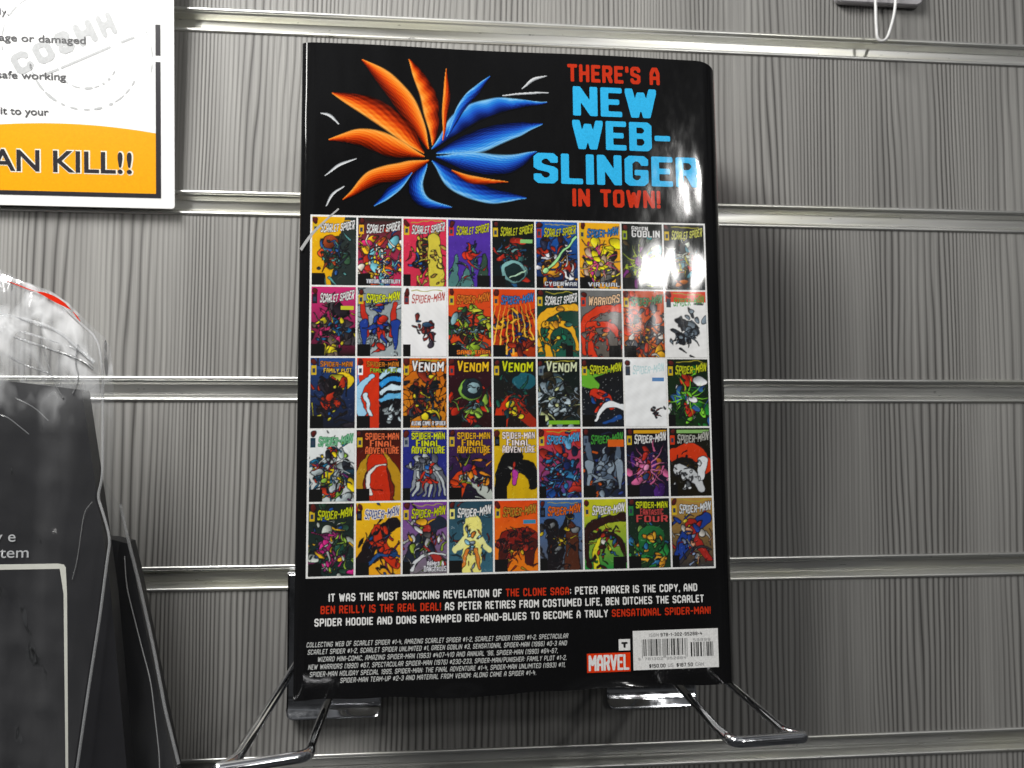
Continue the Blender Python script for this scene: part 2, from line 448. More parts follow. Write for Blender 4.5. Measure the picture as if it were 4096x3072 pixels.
_gc = {}
def glyph_mesh(ch, w, h, hx, hy, nx, ny, soft=0.74):
    key = (ch, round(w, 3), round(h, 3), round(hx, 3), round(hy, 3), nx, soft)
    if key in _gc: return _gc[key]
    ow = glyph_width(ch, w, hx)
    pad = 0.06*h
    x0, x1, y0, y1 = -pad, ow+pad, -pad-0.14*h*(ch == ','), h*1.06+pad
    nxx = max(4, int(round(nx*(x1-x0)/w))); 
    xs = np.linspace(x0, x1, nxx+1); ys = np.linspace(y0, y1, ny+1)
    X, Y = np.meshgrid(xs, ys)
    F = stroke_field(X, Y, ch, w, h, hx, hy, soft) - 1.0
    V, FA = [], []
    for j in range(ny):
        run = None
        for i in range(nxx+1):
            full = i < nxx and F[j,i] <= 0 and F[j,i+1] <= 0 and F[j+1,i] <= 0 and F[j+1,i+1] <= 0
            if full:
                if run is None: run = i
                continue
            if run is not None:
                k = len(V)
                V += [(xs[run], ys[j]), (xs[i], ys[j]), (xs[i], ys[j+1]), (xs[run], ys[j+1])]
                FA.append((k, k+1, k+2, k+3)); run = None
            if i == nxx: break
            cs = [(xs[i], ys[j], F[j,i]), (xs[i+1], ys[j], F[j,i+1]), (xs[i+1], ys[j+1], F[j+1,i+1]), (xs[i], ys[j+1], F[j+1,i])]
            if all(cc[2] > 0 for cc in cs): continue
            poly = []
            for a in range(4):
                p0, p1 = cs[a], cs[(a+1) % 4]
                if p0[2] <= 0: poly.append((p0[0], p0[1]))
                if (p0[2] <= 0) != (p1[2] <= 0):
                    t = p0[2]/(p0[2]-p1[2]); poly.append((p0[0]+(p1[0]-p0[0])*t, p0[1]+(p1[1]-p0[1])*t))
            if len(poly) >= 3:
                k = len(V); V += poly; FA.append(tuple(range(k, k+len(poly))))
    _gc[key] = (V, FA, ow); return _gc[key]

def lay_line(mb, text, u0, u1, v0, v1, depth, hxf=0.13, hyf=0.10, gapf=0.16, nx=9, ny=14, slant=0.0, pick=None, toff=0, soft=0.74, dz=0.0):
    """set a line of lettering so that it spans u0..u1 with caps v0..v1 (mm, on the book's plane).
    pick(i) -> mb chooses which mesh each character goes to"""
    h = v1-v0
    # solve letter width so the line fills its length
    lo, hi = 0.05*h, 3*h
    for _ in range(40):
        w = (lo+hi)/2; hx = hxf*w if hxf > 0 else -hxf*h
        tot = sum(glyph_width(ch, w, hx) for ch in text) + gapf*w*(len(text)-1)
        if tot > u1-u0: hi = w
        else: lo = w
    hx = hxf*w; hy = hyf*h; x = u0
    for i, ch in enumerate(text):
        if ch != ' ':
            V, FA, ow = glyph_mesh(ch, w, h, hx, hy, nx, ny, soft)
            m = pick(i) if pick else mb
            m.add([((x+a+slant*b)*MM, -depth*MM, (v0+b)*MM) for a, b in V], FA)
        x += glyph_width(ch, w, hx) + gapf*w

# ================================================================== THE WALL
wall = thing('slat_wall', 'grey woodgrain slatted shop wall with aluminium channels behind the book', 'slat wall')
X0, X1 = -0.62, 0.72
RT = [0.2, 0.1, 0.0, -0.1, -0.2, -0.3, -0.4, -0.5]
def build_wall():
    top_edge = 0.29
    for k in range(len(RT)+1):
        za = top_edge if k == 0 else RT[k-1]-0.0119
        zb = RT[k]+0.0006 if k < len(RT) else -0.59
        mb = MB()
        b = 0.0005
        mb.extrude([(0.0, za-b), (b, za), (0.015, za), (0.015, zb), (b, zb), (0.0, zb+b)], 0, X0, X1)
        mb.build('panel', M['lam'], wall)
    def arc(cy, cz, r, a0, a1, n=8):
        return [(cy + r*math.cos(math.radians(a0+(a1-a0)*i/n)), cz + r*math.sin(math.radians(a0+(a1-a0)*i/n))) for i in range(n+1)]
    def bead(cz):
        return [(-0.25+0.62*math.cos(math.radians(t)), cz+1.0*math.sin(math.radians(t))) for t in range(90, 271, 15)]
    for z in RT:
        mb = MB()
        mm = MM
        # outer skin: upper bead, slot interior, lower bead (y into the wall is positive)
        prof = [(2.0, 0.9)] + bead(0.0) + [(0.7, -1.0), (0.9, -1.9), (4.2, -2.3), (5.6, -3.0), (5.8, -7.6), (5.2, -7.9), (5.2, -8.4), (5.8, -8.8), (5.0, -9.6), (1.0, -10.1), (0.5, -10.5)] + \
               bead(-11.35) + [(2.0, -12.3)]
        prof += [(2.0, -13.2+1.5), (7.0, -11.7), (7.0, 0.3), (2.0, 0.3)]
        mb.extrude([(a*mm, z + b_*mm) for a, b_ in prof], 0, X0, X1)
        auto_smooth(mb.build('channel', M['alu'], wall), 50)
build_wall()

# ================================================================== THE BOOK
OX, OY, OZ = -0.0555084, -0.0901876, -0.2888239
LEAN, YAW, SPIN = 0.0511159, 0.0191971, 0.0040493
def book_matrix():
    cl, sl = math.cos(LEAN), math.sin(LEAN)
    ex = Vector((1, 0, 0)); ez = Vector((0, sl, cl))
    Ry = Matrix.Rotation(YAW, 3, 'Z'); ex = Ry @ ex; ez = Ry @ ez
    cs, ss = math.cos(SPIN), math.sin(SPIN)
    ex, ez = ex*cs + ez*ss, ez*cs - ex*ss
    ey = ez.cross(ex)      # into the wall
    m = Matrix((ex, ey, ez)).transposed().to_4x4()
    m.translation = Vector((OX, OY, OZ))
    return m
book = thing('hardback_book', 'thick black hardback standing back cover outward on two chrome arms', 'book')
book.matrix_world = book_matrix()
L_, R_, B_, T_ = -4.8, 187.6, -50.5, 237.4          # jacket edges in mm
TH = 66.0
def jacket():
    # section in (x, depth) going from the inner flap edge round the back cover, spine, front cover
    path = [(40, 1.8), (L_+2.0, 1.8)]
    for a in range(0, 8):
        t = math.radians(90 + 180*a/7); path.append((L_+2.0 + 1.9*math.cos(t)*1.0 - 0.0, 1.9*-math.sin(t)*0.5 + 0.9))
    path = [(40, 1.8), (L_+1.6, 3.0), (L_+0.6, 2.8), (L_+0.1, 2.3), (L_, 1.8), (L_+0.25, 1.3), (L_+0.8, 0.88), (L_+1.6, 0.58), (L_+2.6, 0.34), (L_+3.8, 0.16), (L_+5.2, 0.04), (L_+6.6, 0.0)]
    for x in np.linspace(L_+9, 178.0, 40): path.append((float(x), 0.0))
    path += [(180.5, 0.03), (182.5, 0.16), (184.2, 0.5), (185.6, 1.1), (186.8, 2.1), (187.9, 3.6), (189.0, 5.9), (190.3, 9.0), (191.6, 14.0), (192.8, 24), (193.2, 33), (192.8, 42), (191.6, 52), (189.6, 59), (187.6, 62.4), (185.4, 64.9), (183, 65.9), (180, 66)]
    for x in np.linspace(175, L_+3, 12): path.append((float(x), 66.0))
    path += [(L_+0.8, 65.9), (L_, 65.2), (L_+0.8, 64.3), (40, 64.2)]
    n = len(path)
    # outward offset for thickness
    P = np.array(path); nrm = np.zeros_like(P)
    for i in range(n):
        d = P[min(i+1, n-1)] - P[max(i-1, 0)]; d = d/np.linalg.norm(d)
        nrm[i] = (-d[1]*-1, -d[0])      # right-hand side of travel
        nrm[i] = (d[1], -d[0])
    Q = P - nrm*0.30
    zs = list(np.linspace(B_, -43, 10))[:-1] + list(np.linspace(-43, T_, 56))
    def kick(x, z, d):
        if d > 6 or z > -43.5: return 0.0
        t = (-43.5-z)/7
        return -(1.5*math.exp(-((x-134)/15)**2) + 0.7*math.exp(-((x-64)/9)**2))*t*t
    def edge(x, z, dpt):
        # worn, slightly bellied lower edge; softened right corner at the head
        zz = z
        if z == zs[0]:
            zz += 0.5*math.sin(x*0.05+1) + 0.25*math.sin(x*0.21) - (0.9*math.exp(-((x-66)/11)**2)) 
        if z == zs[-1]:
            zz += 0.25*math.sin(x*0.06) - (2.6*max(0, (x-179)/8)**1.6 if dpt < 30 else 0)
        if z == zs[-2]:
            zz -= (1.5*max(0, (x-179)/8)**1.6 if dpt < 30 else 0)
        return zz
    V = []; F = []; mats = []
    for z in zs:
        for (x, d) in P: V.append((x*MM, (d+kick(x, z, d))*MM, edge(x, z, d)*MM))
    for z in zs:
        for (x, d) in Q: V.append((x*MM, (d+kick(x, z, d))*MM, edge(x, z, d)*MM))
    nz = len(zs); off = nz*n
    for j in range(nz-1):
        for i in range(n-1):
            F.append((j*n+i, j*n+i+1, (j+1)*n+i+1, (j+1)*n+i))
            xm, dm = P[i]; zm = zs[j]
            mats.append(1 if (xm > 187.2 and dm < 60 and dm > 1.5 and 171 < zm < 229) else 0)
            F.append((off+j*n+i, off+(j+1)*n+i, off+(j+1)*n+i+1, off+j*n+i+1)); mats.append(0)
    for i in range(n-1):
        F.append((i, off+i, off+i+1, i+1)); mats.append(0)
        a = (nz-1)*n; F.append((a+i, a+i+1, off+a+i+1, off+a+i)); mats.append(0)
    for j in range(nz-1):
        for e in (0, n-1):
            F.append((j*n+e, (j+1)*n+e, off+(j+1)*n+e, off+j*n+e)); mats.append(0)
    o = mesh_obj('dust_jacket', V, F, M['jacket'], book)
    o.data.materials.append(M['spine_red'])
    o.data.polygons.foreach_set('material_index', mats)
    auto_smooth(o, 35)
jacket()
mb = MB(); mb.box((-2.5*MM, 2.0*MM, (B_+.8)*MM), (184*MM, 4.6*MM, (T_-1.2)*MM)); mb.build('cover_board', M['board'], book)
mb = MB(); mb.box((-2.5*MM, 61.4*MM, (B_+.8)*MM), (184*MM, 64.0*MM, (T_-1.2)*MM)); mb.build('cover_board', M['board'], book)
def pages():
    V = []; F = []
    n = 60
    for i in range(n+1):
        d = 4.7 + (61.3-4.7)*i/n
        xl = 1.5 + 0.25*math.sin(i*2.3) + 0.15*math.sin(i*5.1)
        for (x, z) in ((xl, B_+5), (186.5, B_+5), (186.5, T_-5), (xl, T_-5)):
            V.append((x*MM, d*MM, z*MM))
    for i in range(n):
        for k in range(4):
            F.append((i*4+k, i*4+(k+1) % 4, (i+1)*4+(k+1) % 4, (i+1)*4+k))
    F += [(3, 2, 1, 0), (n*4, n*4+1, n*4+2, n*4+3)]
    mesh_obj('page_block', V, F, M['paper'], book)
pages()

# ---- lettering on the back cover
PZ = 0.10    # ink lies this far proud of the jacket (mm)
m = MB()
lay_line(m, "THERE'S A", 116.1, 160.2, 224.2, 232.7, PZ, hxf=0.165, hyf=0.10, gapf=0.18, nx=18, ny=24, soft=0.62)
lay_line(m, "IN TOWN!", 117.5, 159.0, 164.7, 173.1, PZ, hxf=0.165, hyf=0.10, gapf=0.18, nx=18, ny=24, soft=0.62)
m.build('red_headline', M['red_ink'], book)
m = MB()
kw = dict(hxf=0.165, hyf=0.093, gapf=0.13, nx=26, ny=30, soft=0.56)
lay_line(m, "NEW", 118.5, 158.2, 207.9, 222.0, PZ, **kw)
lay_line(m, "WEB-", 118.0, 164.5, 191.9, 205.8, PZ, **kw)
lay_line(m, "SLINGER", 99.7, 178.0, 175.2, 189.5, PZ, **kw)
m.build('blue_headline', M['blue_ink'], book)

wm, rm = MB(), MB()
def two_tone(text, reds):
    flags = [False]*len(text)
    for r in reds:
        k = text.find(r)
        for i in range(k, k+len(r)): flags[i] = True
    return lambda i: rm if flags[i] else wm
kb = dict(hxf=0.15, hyf=0.088, gapf=0.19, nx=10, ny=15)
t = "IT WAS THE MOST SHOCKING REVELATION OF THE CLONE SAGA: PETER PARKER IS THE COPY, AND"
lay_line(wm, t, 9.6, 171.1, -9.9, -6.5, PZ, pick=two_tone(t, ["THE CLONE SAGA"]), **kb)
t = "BEN REILLY IS THE REAL DEAL! AS PETER RETIRES FROM COSTUMED LIFE, BEN DITCHES THE SCARLET"
lay_line(wm, t, 6.3, 174.0, -14.9, -11.5, PZ, pick=two_tone(t, ["BEN REILLY IS THE REAL DEAL!"]), **kb)
t = "SPIDER HOODIE AND DONS REVAMPED RED-AND-BLUES TO BECOME A TRULY SENSATIONAL SPIDER-MAN!"
lay_line(wm, t, 3.8, 177.0, -20.0, -16.7, PZ, pick=two_tone(t, ["SENSATIONAL SPIDER-MAN!"]), **kb)
wm.build('white_blurb', M['white_ink'], book)
rm.build('red_blurb', M['red_ink'], book)

m = MB()
kc = dict(hxf=0.13, hyf=0.085, gapf=0.20, nx=8, ny=12, slant=0.16)
for t, a, b, v in [
    ("COLLECTING WEB OF SCARLET SPIDER #1-4, AMAZING SCARLET SPIDER #1-2, SCARLET SPIDER (1995) #1-2, SPECTACULAR", 0.6, 112.2, -28.45),
    ("SCARLET SPIDER #1-2, SCARLET SPIDER UNLIMITED #1, GREEN GOBLIN #3, SENSATIONAL SPIDER-MAN (1996) #0-3 AND", 1.1, 111.6, -31.45),
    ("WIZARD MINI-COMIC, AMAZING SPIDER-MAN (1963) #407-410 AND ANNUAL '96, SPIDER-MAN (1990) #64-67,", 5.2, 107.6, -34.55),
    ("NEW WARRIORS (1990) #67, SPECTACULAR SPIDER-MAN (1976) #230-233, SPIDER-MAN/PUNISHER: FAMILY PLOT #1-2,", 1.4, 111.4, -37.6),
    ("SPIDER-MAN HOLIDAY SPECIAL 1995, SPIDER-MAN: THE FINAL ADVENTURE #1-4, SPIDER-MAN UNLIMITED (1993) #11,", 2.0, 110.8, -40.6),
    ("SPIDER-MAN TEAM-UP #2-3 AND MATERIAL FROM VENOM: ALONG CAME A SPIDER #1-4.", 14.6, 98.0, -43.5)]:
    lay_line(m, t, a, b, v, v+2.12, PZ, **kc)
m.build('small_print', M['grey_ink'], book)

def plate(name, mat, u0, u1, v0, v1, d, parent=book):
    m = MB(); m.box((u0*MM, -d*MM, v0*MM), (u1*MM, -0.005*MM, v1*MM)); return m.build(name, mat, parent)
lg = plate('publisher_logo', M['logo_red'], 120.5, 139.9, -43.5, -35.4, 0.10)
m = MB(); lay_line(m, "MARVEL", 121.2, 139.3, -42.8, -36.1, 0.16, hxf=0.165, hyf=0.075, gapf=0.05, nx=20, ny=22, soft=0.5)
m.build('logo_lettering', M['white_ink'], lg)
rb = plate('rating_mark', M['white_ink'], 134.8, 139.9, -34.5, -29.7, 0.10)
m = MB(); lay_line(m, "T", 135.9, 138.8, -33.4, -30.9, 0.16, hxf=0.16, hyf=0.16, nx=12, ny=14)
m.build('rating_letter', M['bar_ink'], rb)
bl = plate('barcode_label', M['white_ink'], 141.2, 180.0, -43.2, -26.35, 0.10)
def barcode():
    dk, gy = MB(), MB()
    def bars(u0, u1, v0, v1, n, seed, guards=()):
        r = random.Random(seed); mods = []
        tot = 0
        while tot < n:
            b = r.choice([1, 1, 2, 3, 1, 2]); s = r.choice([1, 1, 2, 1, 3]); mods.append((tot, b)); tot += b+s
        for (p, b) in mods:
            if p+b > n: continue
            x0 = u0 + (u1-u0)*p/n; x1 = u0 + (u1-u0)*(p+b)/n
            lowv = v0-0.9 if any(abs(p-g) < 3 for g in guards) else v0
            mm_ = dk if b > 1 else gy
            mm_.box((x0*MM, -0.15*MM, lowv*MM), (x1*MM, -0.08*MM, v1*MM))
    bars(145.2, 166.0, -37.3, -30.1, 95, 5, (0, 46, 92))
    bars(167.3, 177.6, -38.2, -32.0, 47, 9)
    dk.build('bars', M['bar_ink'], bl); gy.build('bars', M['bar_grey'], bl)
    a = MB(); g = MB()
    kk = dict(hxf=0.13, hyf=0.085, gapf=0.3, nx=9, ny=12)
    lay_line(g, "ISBN", 148.5, 152.9, -29.1, -27.6, 0.15, **kk)
    lay_line(a, "978-1-302-95288-4", 153.7, 172.7, -29.1, -27.6, 0.15, **kk)
    lay_line(g, "9", 143.4, 144.3, -39.1, -37.9, 0.15, **kk)
    lay_line(g, "781302", 146.2, 154.6, -39.1, -37.9, 0.15, **kk)
    lay_line(g, "952884", 156.2, 165.1, -39.1, -37.9, 0.15, **kk)
    lay_line(g, "59999", 168.4, 176.4, -31.7, -30.4, 0.15, **kk)
    kk['gapf'] = 0.22
    lay_line(a, "$150.00", 148.2, 155.6, -42.4, -40.8, 0.15, **kk)
    lay_line(g, "US", 156.7, 159.2, -42.4, -40.8, 0.15, **kk)
    lay_line(a, "$187.50", 160.6, 168.1, -42.4, -40.8, 0.15, **kk)
    lay_line(g, "CAN", 169.2, 173.1, -42.4, -40.8, 0.15, **kk)
    a.build('label_lettering', M['bar_ink'], bl); g.build('label_lettering', M['light_grey'], bl)
barcode()

# ---- colour print: pictures painted as ink on fine grids
def vnoise(X, Y, fx, fy, seed):
    r = np.random.default_rng(seed); out = np.zeros_like(X)
    for k in range(5):
        a, b = r.uniform(-1, 1, 2); p = r.uniform(0, 6.28)
        out += np.sin((a*fx*X + b*fy*Y)*6.28*(1+k*0.6) + p)/(1+k*0.7)
    return out/2.2

class Paint:
    def __init__(s, nx, ny, asp, seed):
        s.nx, s.ny = nx, ny; s.asp = asp
        xs = np.linspace(0, 1, nx); ys = np.linspace(0, asp, ny)
        s.X, s.Y = np.meshgrid(xs, ys)              # y up
        s.r = np.random.default_rng(seed)
        wx = vnoise(s.X, s.Y, 1.6, 1.6, seed+1)*0.035 + vnoise(s.X, s.Y, 5, 5, seed+2)*0.012
        wy = vnoise(s.X, s.Y, 1.6, 1.6, seed+3)*0.035 + vnoise(s.X, s.Y, 5, 5, seed+4)*0.012
        s.WX, s.WY = s.X+wx, s.Y+wy
        s.img = np.zeros((ny, nx, 3)); s.e = 1.1/nx
    def fill(s, c1, c2=None):
        c1 = np.array(lin(c1)); c2 = np.array(lin(c2)) if c2 else c1
        t = (s.Y/s.asp)[..., None]; s.img[:] = c2*(1-t) + c1*t
    def blend(s, mask, col):
        mask = np.clip(mask, 0, 1)[..., None]; s.img = s.img*(1-mask) + col*mask
    def ell(s, cx, cy, rx, ry, ang, col, outline=True, shade=0.5):
        ca, sa = math.cos(ang), math.sin(ang)
        u = ((s.WX-cx)*ca + (s.WY-cy)*sa)/rx; v = (-(s.WX-cx)*sa + (s.WY-cy)*ca)/ry
        d = (np.sqrt(u*u+v*v)-1)*min(rx, ry)
        if outline: s.blend((s.e*1.3-d)/s.e, np.array([0.006, 0.006, 0.008]))
        cc = np.array(lin(col)) if isinstance(col, str) else np.array(col)
        sh = (1.0 + shade*(-0.6*u + 0.8*v))[..., None]
        s.blend((-d)/s.e, np.clip(cc*np.clip(sh, 0.15, 1.7), 0, 1))
    def streak(s, x0, y0, x1, y1, w0, w1, col, outline=False, bend=0.0):
        dx, dy = x1-x0, y1-y0; L2 = dx*dx+dy*dy+1e-9
        t = np.clip(((s.WX-x0)*dx + (s.WY-y0)*dy)/L2, 0, 1)
        ox, oy = -dy*bend, dx*bend
        bx = x0+dx*t + ox*4*t*(1-t); by = y0+dy*t + oy*4*t*(1-t)
        d = np.hypot(s.WX-bx, s.WY-by) - (w0+(w1-w0)*t)
        if outline: s.blend((s.e*1.3-d)/s.e, np.array([0.006, 0.006, 0.008]))
        cc = np.array(lin(col)) if isinstance(col, str) else np.array(col)
        s.blend((-d)/s.e, cc)
    def rect(s, x0, y0, x1, y1, col):
        m = (s.X >= x0) & (s.X <= x1) & (s.Y >= y0) & (s.Y <= y1)
        s.img[m] = lin(col)
    def cells(s, n, col, line, cx=0.5, cy=0.6):
        pts = np.stack([s.r.uniform(-.1, 1.1, n), s.r.uniform(-.1, s.asp+.1, n)], 1)
        D = np.hypot(s.WX[..., None]-pts[:, 0], s.WY[..., None]-pts[:, 1]); D.sort(axis=2)
        s.blend((0.022-(D[..., 1]-D[..., 0]))/0.012, np.array(lin(line)))
    def text(s, txt, x0, x1, y0, h, col, arch=0.0, slant=0.0, rise=0.0, edge='0a0a0a', jag=0.0, grow=1.0):
        lo, hi = 0.01, 1.0
        for _ in range(30):
            w = (lo+hi)/2; hx = 0.15*w
            tot = sum(glyph_width(ch, w, hx) for ch in txt)+0.2*w*(len(txt)-1)
            if tot > x1-x0: hi = w
            else: lo = w
        hx = max(0.15*w, 0.0078); hy = max(0.085*h, 0.0088); x = x0
        ink_m = np.zeros_like(s.X); out_m = np.zeros_like(s.X)
        for i, ch in enumerate(txt):
            if ch == ' ': x += glyph_width(ch, w, hx)+0.2*w; continue
            t = (x-x0)/(x1-x0)
            hh = h*(1+grow*0.28*(2*abs(t-0.5))) ; yb = y0 + rise*t + arch*4*t*(1-t) - jag*h*(i % 2)
            ow = glyph_width(ch, w, hx)
            yc = s.Y-yb; xc = s.X-x-slant*yc
            sel = (xc > -0.06) & (xc < ow+0.06) & (yc > -0.06) & (yc < hh+0.06)
            if sel.any():
                F = stroke_field(xc[sel], yc[sel], ch, w, hh, hx, hy, 0.6)
                ink_m[sel] = np.maximum(ink_m[sel], np.clip((1.12-F)*2.2, 0, 1))
                out_m[sel] = np.maximum(out_m[sel], np.clip((2.1-F)*1.6, 0, 1))
            x += ow+0.2*w
        if edge: s.blend(out_m, np.array(lin(edge)))
        s.blend(ink_m, np.array(lin(col)))

def grid_mesh(name, img, u0, u1, v0, v1, depth, parent, mask=None):
    ny, nx = img.shape[:2]
    xs = np.linspace(u0, u1, nx)*MM; zs = np.linspace(v0, v1, ny)*MM
    X, Z = np.meshgrid(xs, zs)
    V = np.stack([X, np.full_like(X, -depth*MM), Z], -1).reshape(-1, 3)
    idx = np.arange(nx*ny).reshape(ny, nx)
    F = np.stack([idx[:-1, :-1], idx[:-1, 1:], idx[1:, 1:], idx[1:, :-1]], -1).reshape(-1, 4)
    C = img.reshape(-1, 3)
    if mask is not None:
        mk = mask.reshape(-1); keep = mk[F].any(axis=1); F = F[keep]
        used = np.unique(F); remap = -np.ones(len(V), int); remap[used] = np.arange(len(used))
        V = V[used]; C = C[used]; F = remap[F]
    me = bpy.data.meshes.new(name)
    me.vertices.add(len(V)); me.vertices.foreach_set('co', V.astype(np.float32).ravel())
    me.loops.add(len(F)*4); me.loops.foreach_set('vertex_index', F.astype(np.int32).ravel())
    me.polygons.add(len(F)); me.polygons.foreach_set('loop_start', np.arange(0, len(F)*4, 4, dtype=np.int32))
    me.update(calc_edges=True)
    ca = me.color_attributes.new('ink', 'FLOAT_COLOR', 'POINT')
    a = np.ones((len(V), 4), np.float32); a[:, :3] = np.clip(C, 0, 1); ca.data.foreach_set('color', a.ravel())
    me.materials.append(M['art'])
    o = bpy.data.objects.new(name, me); COL.objects.link(o); o.parent = parent
    return o

